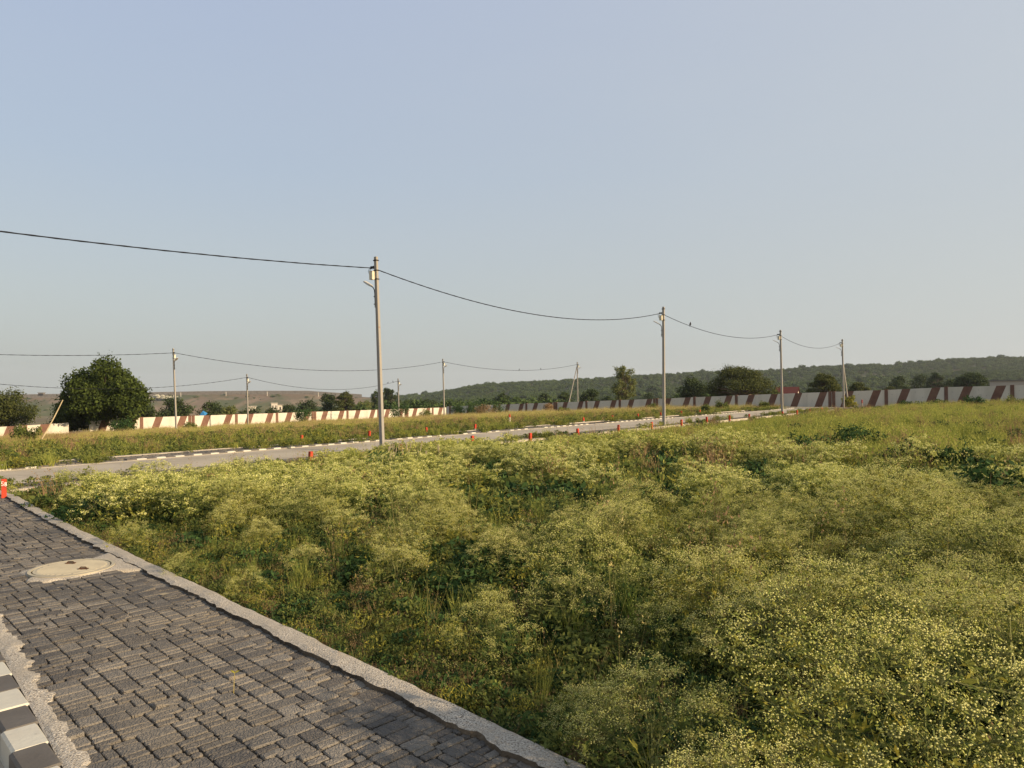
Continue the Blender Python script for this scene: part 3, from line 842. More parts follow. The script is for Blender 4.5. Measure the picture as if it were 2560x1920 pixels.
def wall(name, label, O, D, N, i0, i1, topz, doubles, W=5.32, H=1.75, skip=()):
    """O point at i=0, D unit direction, N unit normal towards the plots"""
    o = empty(name, (O[0] + D[0] * W * i0, O[1] + D[1] * W * i0, topz(i0) - H), label, 'wall')
    org = np.array([O[0] + D[0] * W * i0, O[1] + D[1] * W * i0, topz(i0) - H])
    def pt(i, z, n=0): return np.array([O[0] + D[0] * W * i + N[0] * n, O[1] + D[1] * W * i + N[1] * n, z]) - org
    lo = math.floor(i0); bays = []
    i = i0
    while i < i1 - 1e-6:
        j = min(math.floor(i + 1 + 1e-6), i1); bays.append((i, j)); i = j
    for (a, c) in bays:
        if any(x0 <= (a + c) / 2 <= x1 for x0, x1 in skip): continue
        za, zc = topz(a), topz(c)
        b = MB()
        v = [pt(a, za - H - .3), pt(c, zc - H - .3), pt(c, zc), pt(a, za), pt(a, za - H - .3, -.12), pt(c, zc - H - .3, -.12), pt(c, zc, -.12), pt(a, za, -.12)]
        b.add(v, [[0, 1, 2, 3], [5, 4, 7, 6], [3, 2, 6, 7], [1, 5, 6, 2], [4, 0, 3, 7]])
        b.build('wall_panel', M['wallwhite'], o)
        f0 = math.floor(a + 1e-6)
        for (u0, lean) in ((.15, .125), (.645, .125)):
            wd = .145
            def cl(x, f0=f0, a=a, c=c): return min(max(f0 + x, a + .02), c - .02)
            zt = lambda i: topz(i) - .012
            q = [(cl(u0), -H), (cl(u0 + wd), -H), (cl(u0 + wd + lean), 0), (cl(u0 + lean), 0)]
            if q[1][0] - q[0][0] < .03 or q[2][0] - q[3][0] < .03: continue
            fr = [pt(i_, topz(i_) + dz_ + (.004 if dz_ == 0 else 0), .005) for i_, dz_ in q]; bk = [pt(i_, topz(i_) + dz_ + (.004 if dz_ == 0 else 0), .001) for i_, dz_ in q]
            b = MB(); b.add(fr + bk, [[0, 1, 2, 3], [3, 2, 6, 7], [0, 3, 7, 4], [1, 5, 6, 2]])
            # paint carries over the wall's top edge
            tb = [pt(q[3][0], topz(q[3][0]) + .004, .005), pt(q[2][0], topz(q[2][0]) + .004, .005), pt(q[2][0], topz(q[2][0]) + .004, -.125), pt(q[3][0], topz(q[3][0]) + .004, -.125)]
            b.add(tb, [[0, 1, 2, 3]])
            b.build('painted_stripe', M['wallbrown'], o)
        if c - a > .9:
            b = MB()
            for u, hh in ((.1, -.5), (.5, -.35), (.36, -.55), (.86, -.6), (.62, -.9)):
                cc = pt(a + u * (c - a), topz(a + u) + hh, .006); e = np.array([D[0], D[1], 0]) * .028
                b.add([cc - e, cc + np.array([0, 0, -.028]), cc + e, cc + np.array([0, 0, .028])], [[0, 1, 2, 3]])
            b.build('bolt_hole', M['hole'], o)['kind'] = 'stuff'
    for i in range(math.ceil(i0 - 1e-6), math.floor(i1 + 1e-6) + 1):
        if any(x0 < i < x1 for x0, x1 in skip): continue
        offs = (-.036, .036) if i in doubles else (0,)
        for of in offs:
            b = MB(); z = topz(i + of)
            b.box(pt(i + of, z - H - .3, -.045), np.array([D[0], D[1], 0]) * .155, np.array([N[0], N[1], 0]) * .11, (0, 0, H + .3 + .05))
            b.build('pilaster', M['wallbrown'], o)
    return o
# left wall (lit) runs parallel to the road, right wall (shaded) closes the far end
LO = np.array([-38.3, 74.4]); LD_ = np.array([.62, .785]); LN = np.array([.785, -.62])
def ltop(i): return float(np.interp(i, [-5, -2, -.9, 0, 8.6], [-1.55, -1.30, -1.12, -.96, -.98]))
wall('boundary_wall', 'sunlit cream boundary wall with brown slanted stripes, right of the big dense tree', LO, LD_, LN, -.93, 8.55, ltop, (1, 4, 7))
wall('boundary_wall', 'low sunlit striped wall section left of the big dense tree', LO, LD_, LN, -4.6, -1.28, lambda i: ltop(i) - .04, (-2,))
RO = np.array([6.1, 101.5]); RD = np.array([.755, -.656]); RN = np.array([-.656, -.755])
def rtop(i): return float(np.interp(i, [-4.2, 0, 3, 5, 7, 8, 9, 10, 14], [-.98, -.18, .38, .80, 1.18, 1.36, 1.60, 1.72, 2.1]))
wall('boundary_wall', 'long shaded white boundary wall with dark brown slanted stripes on the right', RO, RD, RN, -4.15, 13, rtop, (0, 3, 7))

# ------------------------------------------------------------------ foliage helpers
def unit(v): return v / (np.linalg.norm(v, axis=-1, keepdims=True) + 1e-9)
def leaves(mb, C, D, Nn, L, W, m=0, var=None):
    """diamond leaves: centre C, direction D, normal Nn, length L, width W"""
    D = unit(D); S = unit(np.cross(D, Nn)); L = np.asarray(L, float).reshape(-1, 1); W = np.asarray(W, float).reshape(-1, 1)
    P = np.stack([C - D * L / 2, C + S * W / 2 - D * L * .08, C + D * L / 2, C - S * W / 2 - D * L * .08], 1)
    mb.polys(P, m, var)
def rdir(n, rng):
    return unit(rng.normal(size=(n, 3)))
def crown_leaves(mb, blobs, n, size, rng, m=0, up=.35, shell=.55, asp=.55, droop=0, hvar=True):
    vol = np.array([b[1][0] * b[1][1] + b[1][0] * b[1][2] for b in blobs]); vol = vol / vol.sum()
    ids = rng.choice(len(blobs), n, p=vol)
    c = np.array([b[0] for b in blobs])[ids]; r = np.array([b[1] for b in blobs])[ids]
    d = rdir(n, rng)
    rad = (shell + (1 - shell) * rng.random(n) ** .6) * (1 + .16 * rng.normal(size=n))
    P = c + d * r * rad[:, None]
    nn = unit(d * .8 + rng.normal(size=(n, 3)) * .6 + np.array([0, 0, up]))
    D = unit(np.cross(nn, rng.normal(size=(n, 3)))); D[:, 2] -= droop; 
    sz = size * (.6 + .8 * rng.random(n))
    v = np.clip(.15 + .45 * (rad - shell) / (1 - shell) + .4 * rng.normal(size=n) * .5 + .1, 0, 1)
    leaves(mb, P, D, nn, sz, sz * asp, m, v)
    # sprigs that break the outline
    ns = max(20, n // 70); k = rng.integers(0, len(blobs), ns); c = np.array([b[0] for b in blobs])[k]; r = np.array([b[1] for b in blobs])[k]
    d = unit(rdir(ns, rng) + np.array([0, 0, .25])); L_ = (.35 + .55 * rng.random(ns))
    for q in range(12):
        P = c + d * r * (.85 + L_ * q / 11)[:, None] + rng.normal(size=(ns, 3)) * size * .35
        szq = size * (.9 - .4 * q / 11) * (.6 + .6 * rng.random(ns)); leaves(mb, P, unit(d + rng.normal(size=(ns, 3)) * .7), rdir(ns, rng), szq, szq * asp, m, rng.random(ns) * .6 + .2)
def make_blobs(w, h, style, rng, base=.0):
    """returns blobs in local coordinates, crown from base*h to h"""
    bl = []
    if style == 'round':
        for k in range(34):
            a = rng.random() * 2 * math.pi; zz = rng.random() ** .9
            rr = w / 2 * .78 * math.sqrt(max(0.05, 1 - (abs(zz - .42) / .64) ** 2.2)) * math.sqrt(rng.random())
            r = w * (.13 + .07 * rng.random())
            bl.append(((rr * math.cos(a), rr * math.sin(a), base * h + zz * h * (1 - base) * .84 + .05 * h), (r, r, r * .85)))
    elif style == 'acacia':
        for k in range(40):
            a = k * 2.4 + rng.random(); q = math.sqrt((k + .5) / 40)
            rr = w / 2 * .82 * q
            zz = h * (.86 - (.46 + .2 * rng.random()) * q ** 1.9 + .05 * math.sin(a * 2 + w) * q) + rng.normal() * h * .045
            r = w * (.075 + .055 * rng.random())
            bl.append(((rr * math.cos(a), rr * math.sin(a), zz), (r * 1.25, r * 1.25, r * .62)))
    elif style == 'slim':
        for k in range(52):
            zz = .2 + .76 * (k + .5) / 52; a = rng.random() * 2 * math.pi
            rr = w / 2 * .85 * math.sqrt(rng.random()) * (1.1 - .9 * abs(zz - .55))
            r = w * (.07 + .08 * rng.random())
            bl.append(((rr * math.cos(a), rr * math.sin(a), zz * h), (r, r, r * 1.0)))
    return bl
def tree(x, y, z, w, h, style, seed, fol, label, n=3000, leaf=.3, base=.05, group=None, cat='tree', name='tree', droop=.2, blobs=None, shell=.5):
    rng = np.random.default_rng(seed)
    o = empty(name, (x, y, z - .1), label, cat, group)
    bl = blobs or make_blobs(w, h, style, rng, base)
    b = MB(); r0 = max(.06, w * .028)
    fork = h * {'round': .22, 'acacia': .3, 'slim': .28}[style]
    b.tube([(0, 0, -.3), (w * .01, 0, fork * .5), (0, w * .01, fork)], [r0 * 1.3, r0, r0 * .85], 7)
    for k, (c, r) in enumerate(bl):
        if style == 'round' and k % 3: continue
        c = np.array(c); m = np.array([c[0] * .45, c[1] * .45, fork + (c[2] - fork) * (.62 if style != 'acacia' else .55)])
        b.tube([(0, 0, fork * .9), m, c], [r0 * .55, r0 * .33, r0 * .1], 5)
        if style != 'round':
            for q in range(2):
                e = c + (rng.random(3) - .5) * np.array(r) * 1.6; b.tube([m, (m + e) / 2 + rng.normal(size=3) * .1, e], [r0 * .25, r0 * .16, r0 * .06], 4)
    b.build('trunk', M['bark'], o)
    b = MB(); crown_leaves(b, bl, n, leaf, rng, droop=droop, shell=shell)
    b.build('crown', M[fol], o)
    return o

# big dense tree by the left wall
def silhouette_blobs(x0, x1, Y, zbase, prof, rng, n, rs, depth):
    """blobs filling a crown whose top heights across its width are given (prof: list of (u in 0..1, z))"""
    bl = []; W_ = x1 - x0
    for k in range(n):
        u = (k + rng.random()) / n; top = np.interp(u, [p[0] for p in prof], [p[1] for p in prof])
        r = rs * (.7 + .6 * rng.random())
        z = zbase + r * .5 + (top - r * .85 - zbase - r * .5) * rng.random() ** .75
        dy = (rng.random() - .5) * depth * math.sqrt(max(.1, 1 - (2 * u - 1) ** 2))
        bl.append((((u - .5) * W_, dy, z), (r, r, r * .85)))
    return bl
rngT = np.random.default_rng(11)
TB = at(256, 1062, 74.0); zg = -2.7
wB = (380 - 148) / F * 74
prof = [(0, 2.6), (.05, 4.4), (.14, 6.6), (.3, 7.0), (.46, 7.6), (.54, 8.2), (.66, 7.4), (.8, 6.7), (.9, 6.0), (.97, 4.8), (1, 3.6)]
bl = silhouette_blobs(-wB / 2 + .6, wB / 2 - .6, 69, .1, prof, rngT, 120, .95, 5.5)
bl = [((c_[0], (rngT.uniform(-7, 2.5) if c_[2] > 3.0 else c_[1]), c_[2]), r_) for c_, r_ in bl if not (c_[0] > wB * .28 and c_[2] < 2.8)]
bl = [(((TB[0] + c_[0]) * (1 + c_[1] / TB[1]) - TB[0], c_[1], c_[2]), r_) for c_, r_ in bl]
tree(TB[0], TB[1], zg, wB, 7.9, 'round', 12, 'fol_big', 'big dense dark green tree with drooping leaves growing in the gap of the left wall', n=42000, leaf=.27, blobs=bl, droop=.7, name='dense_tree')

TREES = [  # x0, x1, ytop, Y, style, foliage, label
    (-60, 90, 975, 84, 'round', 'fol_acacia', 'feathery olive tree at the left edge behind the low wall section', 12000, .22),
    (325, 400, 1008, 105, 'round', 'fol_dark', 'low dark green bush just right behind the big dense tree', 3500, .3),
    (398, 487, 991, 120, 'round', 'fol_dark', 'dark bushy tree behind the white pole right of the big tree', 4500, .34),
    (487, 565, 1006, 130, 'round', 'fol_dark', 'bluish dark tree above the blue tarpaulin behind the left wall', 3500, .34),
    (545, 605, 1016, 118, 'round', 'fol_light', 'low lighter bush left of the slender pole behind the wall', 2500, .3),
    (598, 660, 1018, 125, 'round', 'fol_dark', 'low scrubby tree just right of the slender pole behind the wall', 2500, .3),
    (655, 712, 1020, 150, 'round', 'fol_dark', 'low round tree in front of the small white farmhouse', 2500, .34),
    (700, 752, 1009, 180, 'round', 'fol_dark', 'round dark tree right of the small white farmhouse', 3000, .4),
    (742, 800, 996, 190, 'round', 'fol_dark', 'taller dark tree left of the pair with the reddish acacia', 3500, .42),
    (796, 846, 982, 170, 'round', 'fol_dark', 'dark rounded tree touching the left side of the reddish acacia', 4000, .4),
    (832, 892, 975, 165, 'acacia', 'fol_acacia', 'spreading reddish brown acacia left of the tallest pole', 7000, .34),
    (888, 936, 996, 175, 'round', 'fol_light', 'bright green bush just left of the tallest pole behind the wall', 3500, .36),
    (924, 968, 977, 230, 'slim', 'fol_dark', 'tall loose tree hidden partly by the tallest pole', 3500, .5),
    (955, 1000, 970, 240, 'slim', 'fol_dark', 'tall loose tree right behind the tallest pole', 4000, .5),
    (1000, 1046, 997, 200, 'round', 'fol_dark', 'rounded dark tree right of the smallest pole', 3000, .42),
    (1044, 1100, 1000, 220, 'round', 'fol_dark', 'low dark tree left of the corner pole', 3000, .45),
    (1120, 1165, 1000, 200, 'round', 'fol_dark', 'low dark tree right behind the corner pole', 2600, .45),
    (1229, 1277, 982, 190, 'round', 'fol_dark', 'dark broken tree at left end of the shaded wall', 3500, .42),
    (1273, 1315, 987, 200, 'acacia', 'fol_hill', 'flat topped green tree at the start of the shaded wall', 3000, .42),
    (1342, 1381, 975, 230, 'acacia', 'fol_dark', 'small umbrella tree left of the thin pole with the strut, further left of two', 3000, .45),
    (1386, 1436, 974, 220, 'acacia', 'fol_dark', 'umbrella tree directly left of the thin pole with the strut', 3600, .45),
    (1448, 1500, 971, 150, 'round', 'fol_dark', 'dark leafy tree directly right of the thin pole with the strut', 4500, .34),
    (1527, 1590, 914, 135, 'slim', 'fol_light', 'tall slim light olive tree with bare stems behind the shaded wall', 5200, .30),
    (1500, 1535, 985, 180, 'round', 'fol_dark', 'small dark bush at the foot of the tall slim tree', 1800, .4),
    (1690, 1775, 945, 130, 'round', 'fol_dark', 'dark round tree to the left of the largest acacia', 6500, .32),
    (1762, 1940, 906, 120, 'acacia', 'fol_acacia', 'largest spreading acacia tree behind the shaded wall', 20000, .26),
    (2018, 2102, 925, 118, 'acacia', 'fol_acacia', 'domed acacia just left of the last roadside pole', 9000, .26),
    (2112, 2180, 952, 125, 'acacia', 'fol_acacia', 'low flat acacia just right of the last roadside pole', 5000, .28),
    (2216, 2268, 939, 190, 'round', 'fol_dark', 'dark blue green round tree behind the middle of the right wall', 4000, .42),
    (2198, 2246, 962, 160, 'acacia', 'fol_acacia', 'low olive bush before the dark round tree behind the right wall', 2500, .36),
    (2272, 2330, 932, 230, 'round', 'fol_dark', 'broad hazy tree, left half of the pair behind the right wall', 3600, .5),
    (2312, 2366, 927, 225, 'acacia', 'fol_dark', 'broad hazy tree, right half of the pair behind the right wall', 4000, .5),
    (2358, 2388, 943, 210, 'round', 'fol_dark', 'small tree between the hazy pair and the dark umbrella tree', 1800, .45),
    (2380, 2474, 924, 160, 'acacia', 'fol_dark', 'dark umbrella tree behind the right end of the wall', 9000, .34),
    (1600, 1640, 980, 230, 'round', 'fol_dark', 'small scrub tree left of the second roadside pole behind the wall', 1800, .45),
]
for k, (x0, x1, yt, Y, sty, fol, L, n, lf) in enumerate(TREES):
    A = at(x0, yt, Y); B = at(x1, yt, Y); cx = (A[0] + B[0]) / 2; tz = (A[2] + B[2]) / 2
    g = float(GZ(cx, Y)); w_ = B[0] - A[0]
    if tz - g > 9.5: g = tz - 9.5
    tree(cx, Y, g, w_ * 1.04, tz - g, sty, 100 + k, fol, L, n=n, leaf=lf, shell=.35 if sty == 'slim' else .5)

# ------------------------------------------------------------------ far buildings
M['redroof'] = mat('redroof', (.085, .022, .018), rough=.8)
M['orangewall'] = mat('orangewall', (.42, .14, .07))
M['plaster'] = mat('plaster', (.46, .43, .37), noise=[(.8, (.55, .5, .42), .4, .7, 4)])
M['tinroof'] = mat('tinroof', (.42, .37, .30), rough=.7)
M['darkwin'] = mat('darkwin', (.02, .02, .02), rough=.4)
M['tarp'] = mat('tarp', (.03, .16, .36), rough=.6)
def house(px0, px1, ytop, Y, label, depth=6, wallm='plaster', roofm='tinroof', gable=True, hmin=3.2, end=None, yaw=.35, nwin=2, cat='house'):
    A = at(px0, ytop, Y); B = at(px1, ytop, Y); cx = (A[0] + B[0]) / 2; W_ = (B[0] - A[0]) / math.cos(yaw) * .9; tz = (A[2] + B[2]) / 2
    H = hmin; o = empty('house', (cx, Y, tz - H), label, cat, rz=yaw)
    hr = H * .33 if gable else .2; hw = H - hr
    b = MB(); b.box((0, 0, -3), (W_ / 2, 0, 0), (0, depth / 2, 0), (0, 0, hw + 3)); 
    if gable:
        for sx in (-1, 1): b.add([(sx * W_ / 2, -depth / 2, hw), (sx * W_ / 2, depth / 2, hw), (sx * W_ / 2, 0, hw + hr)], [[0, 1, 2]])
    b.build('wall', M[wallm], o)
    b = MB()
    if gable:
        e = .3
        v = [(-W_ / 2 - e, -depth / 2 - e, hw - .1), (W_ / 2 + e, -depth / 2 - e, hw - .1), (W_ / 2 + e, 0, H), (-W_ / 2 - e, 0, H), (-W_ / 2 - e, depth / 2 + e, hw - .1), (W_ / 2 + e, depth / 2 + e, hw - .1)]
        v2 = [(x, y, z + .08) for x, y, z in v]
        b.add(v + v2, [[0, 3, 2, 1], [3, 4, 5, 2], [6, 7, 8, 9], [9, 8, 11, 10], [0, 1, 7, 6], [4, 10, 11, 5], [0, 6, 9, 3], [3, 9, 10, 4], [1, 2, 8, 7], [2, 5, 11, 8]])
    else:
        b.box((0, 0, hw), (W_ / 2 + .25, 0, 0), (0, depth / 2 + .25, 0), (0, 0, hr))
    b.build('roof', M[roofm], o)
    if end:
        b = MB(); b.box((W_ / 2 + .012, 0, -1), (.01, 0, 0), (0, depth / 2 - .02, 0), (0, 0, hw + 1)); b.build('end_wall', M[end], o)  # orange sunlight on the end wall is painted in as its colour
    for k in range(nwin):
        x = (k + .5) / nwin * W_ - W_ / 2
        b = MB(); b.box((x, -depth / 2 - .01, hw * .4), (W_ / nwin * .16, 0, 0), (0, .02, 0), (0, 0, hw * .38)); b.build('window', M['darkwin'], o)
    return o
M['damstone'] = mat('damstone', (.17, .155, .14), noise=[(.4, (.11, .10, .09), .4, .7, 4)])
house(1945, 1992, 968, 165, 'house with dark red roof and orange lit end wall behind the shaded wall', depth=4, roofm='redroof', end='orangewall', hmin=4.2, yaw=-.5)
house(2502, 2640, 950, 150, 'low beige building with flat roof at the right edge behind the wall', depth=9, wallm='tinroof', roofm='damstone', gable=False, hmin=4, nwin=4, yaw=.5)
house(2326, 2368, 961, 260, 'small pale roofed shed far behind the right wall', depth=5, gable=True, hmin=4)
house(678, 693, 1007, 330, 'small white farmhouse below the dam', depth=6, gable=False, hmin=4.5)
house(694, 706, 1012, 335, 'tiny white shed right of the farmhouse below the dam', depth=5, gable=False, hmin=3.6, nwin=1)
house(622, 640, 1015, 300, 'tiny beige house among trees right of the slender pole', depth=6, gable=False, hmin=4.5)
house(1148, 1162, 1009, 330, 'tiny barn roof in the fields right of the corner pole', depth=6, hmin=4, wallm='orangewall', nwin=1)
house(1050, 1064, 1010, 330, 'tiny grey shed among the trees left of the corner pole', depth=6, hmin=4, nwin=1)
tp = at(506, 1032, 112); b = MB()
b.add([(-.5, -.3, -.6), (.5, -.3, -.5), (.6, .5, -.1), (-.4, .6, 0), (0.05, .1, .35)], [[0, 1, 4], [1, 2, 4], [2, 3, 4], [3, 0, 4]])
tag(b.build('tarpaulin', M['tarp'], loc=tp), 'small blue tarpaulin behind the left wall', 'tarpaulin')

# ------------------------------------------------------------------ dam
M['dam'] = mat('dam', (.15, .112, .08), noise=[(.018, (.075, .085, .04), .44, .58, 6), (.05, (.20, .15, .105), .5, .7, 6), (.12, (.07, .085, .045), .56, .68, 5)])
M['damstone'] = mat('damstone', (.17, .155, .14), noise=[(.4, (.11, .10, .09), .4, .7, 4)])
dm = MB(); DP = []
dam_prof = [(-500, 990), (0, 986.5), (120, 985), (300, 982), (500, 978), (620, 977), (770, 977), (830, 981), (906, 986), (960, 990)]
cols = np.arange(-500, 1000, 12.)
R_ = []
for px in cols:
    yt = np.interp(px, [p[0] for p in dam_prof], [p[1] for p in dam_prof])
    Tp = at(px, yt, 900.); fade = np.interp(px, [800, 960], [1, .35])
    g = -24 * fade - 2
    nz = fnoise(px / 60, 0, 5)
    R_.append([Tp + np.array([0, 12, -16]), Tp + np.array([0, 6, -3.2]), Tp + np.array([0, 0, -4.5]), Tp + np.array([0, -16 - 5 * nz, -11]), Tp + np.array([0, -20 - 8 * nz, -11.5]), Tp + np.array([0, -42, -20]), np.array([Tp[0], Tp[1] - 62, g - 8])])
R_ = np.array(R_); K = R_.shape[1]; nC = len(cols)
dm.add(R_.reshape(-1, 3), [[i * K + k, (i + 1) * K + k, (i + 1) * K + k + 1, i * K + k + 1] for i in range(nC - 1) for k in range(K - 1)])
dam = empty('dam', (0, 0, 0), 'long flat topped earth dam with brown and green slope on the left horizon', 'dam')
dm.build('embankment', M['dam'], dam, smooth=True)
b = MB()
pr_ = np.array([at(px, np.interp(px, [p[0] for p in dam_prof], [p[1] for p in dam_prof]), 900.) for px in cols[:118]])
fr = pr_ + np.array([0, 0, -5.]); bk = pr_ + np.array([0, 1.2, 0]); bl_ = fr + np.array([0, 1.2, 0]); n = len(pr_)
b.add(np.concatenate([fr, pr_, bk, bl_]), [[r * n + i, r * n + i + 1, (r + 1) * n + i + 1, (r + 1) * n + i] for r in range(3) for i in range(n - 1)])
b.build('parapet', M['damstone'], dam)
b = MB(); T = at(104, 983, 902); b.box(T + np.array([0, 0, -3]), (3.2, 0, 0), (0, 2, 0), (0, 0, 3.4)); b.box(T + np.array([0, 0, .4]), (4, 0, 0), (0, 2.6, 0), (0, 0, .5)); b.build('gate_tower', M['damstone'], dam)
b = MB()
for px in (565, 668, 796, 355, 452):
    T = at(px, np.interp(px, [p[0] for p in dam_prof], [p[1] for p in dam_prof]) + 1, 894); b.tube([T + np.array([0, 0, -6]), T + np.array([0, 0, -.5])], [.35, .35], 4)
b.build('stair_rail', M['plaster'], dam)
T = at(402, 994, 880); b = MB(); rk = np.random.default_rng(3)
for k in range(60): 
    c = T + rk.normal(size=3) * np.array([9, 1.5, 1.2]); r = rk.random() * 1.6 + .5
    b.box(c, (r, 0, 0), (0, r, 0), (rk.normal() * .3, 0, r), top=.5)
M['rock'] = mat('rock', (.36, .34, .26)); tag(b.build('rock_outcrop', M['rock']), 'pale rock outcrop on the dam slope right of the big tree', 'rock')

# ------------------------------------------------------------------ evening haze
hz = bpy.data.materials.new('haze'); hz.use_nodes = True
hn = hz.node_tree; hn.nodes.remove(hn.nodes['Principled BSDF'])
pv = hn.nodes.new('ShaderNodeVolumePrincipled'); pv.inputs['Density'].default_value = .00012
pv.inputs['Color'].default_value = (.86, .92, 1.0, 1); pv.inputs['Anisotropy'].default_value = .2
hn.links.new(pv.outputs[0], hn.nodes['Material Output'].inputs['Volume'])
b = MB(); b.box((0, 1380, -48), (1750, 0, 0), (0, 1900, 0), (0, 0, 130)); ho = b.build('haze', hz); ho['kind'] = 'stuff'

# ------------------------------------------------------------------ scatter with geometry nodes
def scatter(name, protos, P, rz, tilt, scl_, idx, kind='stuff'):
    col = bpy.data.collections.new(name + '_kinds')
    for o in protos: col.objects.link(o)
    order = sorted(range(len(protos)), key=lambda i: protos[i].name)
    remap = np.zeros(len(protos), int)
    for rank, i in enumerate(order): remap[i] = rank
    me = bpy.data.meshes.new(name); n = len(P)
    me.vertices.add(n); me.vertices.foreach_set('co', np.asarray(P, np.float32).reshape(-1))
    a = me.attributes.new('rot', 'FLOAT_VECTOR', 'POINT'); R_ = np.column_stack([tilt, rz]).astype(np.float32); a.data.foreach_set('vector', R_.reshape(-1))
    a = me.attributes.new('scl', 'FLOAT_VECTOR', 'POINT'); S_ = np.asarray(scl_, np.float32)
    if S_.ndim == 1: S_ = np.column_stack([S_] * 3)
    a.data.foreach_set('vector', S_.reshape(-1))
    a = me.attributes.new('idx', 'INT', 'POINT'); a.data.foreach_set('value', remap[np.asarray(idx)].astype(np.int32))
    o = bpy.data.objects.new(name, me); COL.objects.link(o)
    ng = bpy.data.node_groups.new(name, 'GeometryNodeTree')
    ng.interface.new_socket('Geometry', in_out='INPUT', socket_type='NodeSocketGeometry')
    ng.interface.new_socket('Geometry', in_out='OUTPUT', socket_type='NodeSocketGeometry')
    N = ng.nodes; L = ng.links
    gi = N.new('NodeGroupInput'); go = N.new('NodeGroupOutput'); ip = N.new('GeometryNodeInstanceOnPoints'); ci = N.new('GeometryNodeCollectionInfo')
    ci.inputs['Collection'].default_value = col; ci.inputs['Separate Children'].default_value = True; ci.inputs['Reset Children'].default_value = True
    def na(nm, ty):
        x = N.new('GeometryNodeInputNamedAttribute'); x.data_type = ty; x.inputs['Name'].default_value = nm
        return [s for s in x.outputs if s.enabled and s.name == 'Attribute'][0]
    L.new(gi.outputs[0], ip.inputs['Points']); L.new(ci.outputs[0], ip.inputs['Instance'])
    ip.inputs['Pick Instance'].default_value = True
    L.new(na('idx', 'INT'), ip.inputs['Instance Index']); L.new(na('rot', 'FLOAT_VECTOR'), ip.inputs['Rotation']); L.new(na('scl', 'FLOAT_VECTOR'), ip.inputs['Scale'])
    L.new(ip.outputs[0], go.inputs[0])
    md = o.modifiers.new('scatter', 'NODES'); md.node_group = ng
    if kind: o['kind'] = kind
    return o

# ------------------------------------------------------------------ wooded hill
hill_prof = [(700, 1012), (900, 1000), (1000, 990), (1058, 986), (1110, 978), (1140, 972), (1196, 962), (1290, 956), (1434, 949), (1520, 944), (1640, 936), (1780, 929), (1910, 926), (2060, 917), (2190, 911), (2235, 914), (2260, 908), (2380, 899), (2490, 893), (2560, 894), (2800, 880), (3300, 860)]
pxs = np.arange(700, 3300, 14.); rad = np.array([480, 560, 620, 680, 720, 760, 820, 880, 940, 1000, 1060, 1150, 1300.])
fr_ = np.array([0, .08, .26, .43, .44, .42, .52, .70, .87, .97, 1.0, .97, .8])
HV = []
for px in pxs:
    yt = np.interp(px, [p[0] for p in hill_prof], [p[1] for p in hill_prof]); T = at(px, yt + 8, 1040.)
    for r, f_ in zip(rad, fr_):
        x = (px - 1280) / F * r; g = float(GZ(x, r)) - 1
        bump_ = (float(fnoise(px / 120, r / 150, 31)) - .5) * 6 * math.sin(math.pi * min(1, f_))
        HV.append((x, r, g * (1 - f_) + T[2] * f_ + bump_ * (1 if f_ > .05 else 0)))
HV = np.array(HV); K = len(rad); nC = len(pxs)
M['hillsoil'] = mat('hillsoil', (.06, .07, .03), noise=[(.02, (.11, .09, .05), .5, .7, 4)])
b = MB(); b.add(HV, [[i * K + k, (i + 1) * K + k, (i + 1) * K + k + 1, i * K + k + 1] for i in range(nC - 1) for k in range(K - 1)])
tag(b.build('hill', M['hillsoil'], smooth=True), kind='structure')
def crown_proto(seed, n=420, leaf=.85, matn='fol_hill', flat=.75):
    rng = np.random.default_rng(seed); b = MB()
    bl = []
    for k in range(9):
        a = rng.random() * 6.28; q = rng.random() ** .5 * 2.1
        bl.append(((q * math.cos(a), q * math.sin(a), 3.6 + rng.random() * 1.4 - q * .35), (1.6, 1.6, 1.6 * flat)))
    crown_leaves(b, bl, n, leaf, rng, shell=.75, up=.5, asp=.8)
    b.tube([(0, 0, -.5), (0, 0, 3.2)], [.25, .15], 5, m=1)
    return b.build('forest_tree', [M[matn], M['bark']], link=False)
fp = [crown_proto(k, matn='fol_hill', flat=(.7, .85, .6, .9)[k]) for k in range(4)]
rng = np.random.default_rng(5)
def hill_pts(n):
    u = rng.random(n) * (nC - 2); v = rng.random(n) * (K - 2)
    i = u.astype(int); k = v.astype(int); fu = u - i; fv = v - k
    G = HV.reshape(nC, K, 3)
    P = G[i, k] * ((1 - fu) * (1 - fv))[:, None] + G[i + 1, k] * (fu * (1 - fv))[:, None] + G[i, k + 1] * ((1 - fu) * fv)[:, None] + G[i + 1, k + 1] * (fu * fv)[:, None]
    return P
P = hill_pts(15000); keep = (P[:, 1] > 540) & (P[:, 0] / P[:, 1] < .86)
bare = fnoise(P[:, 0] / 40, P[:, 1] / 40, 77) < .3
keep &= ~(bare & (rng.random(len(P)) < .4)); P = P[keep]; n = len(P)
sc = .75 + .55 * rng.random(n) ** 1.5; sc[rng.random(n) < .02] *= 1.35
P[:, 2] -= .6
scatter('forest', fp, P, rng.random(n) * 6.28, np.zeros((n, 2)), sc, rng.integers(0, 4, n))
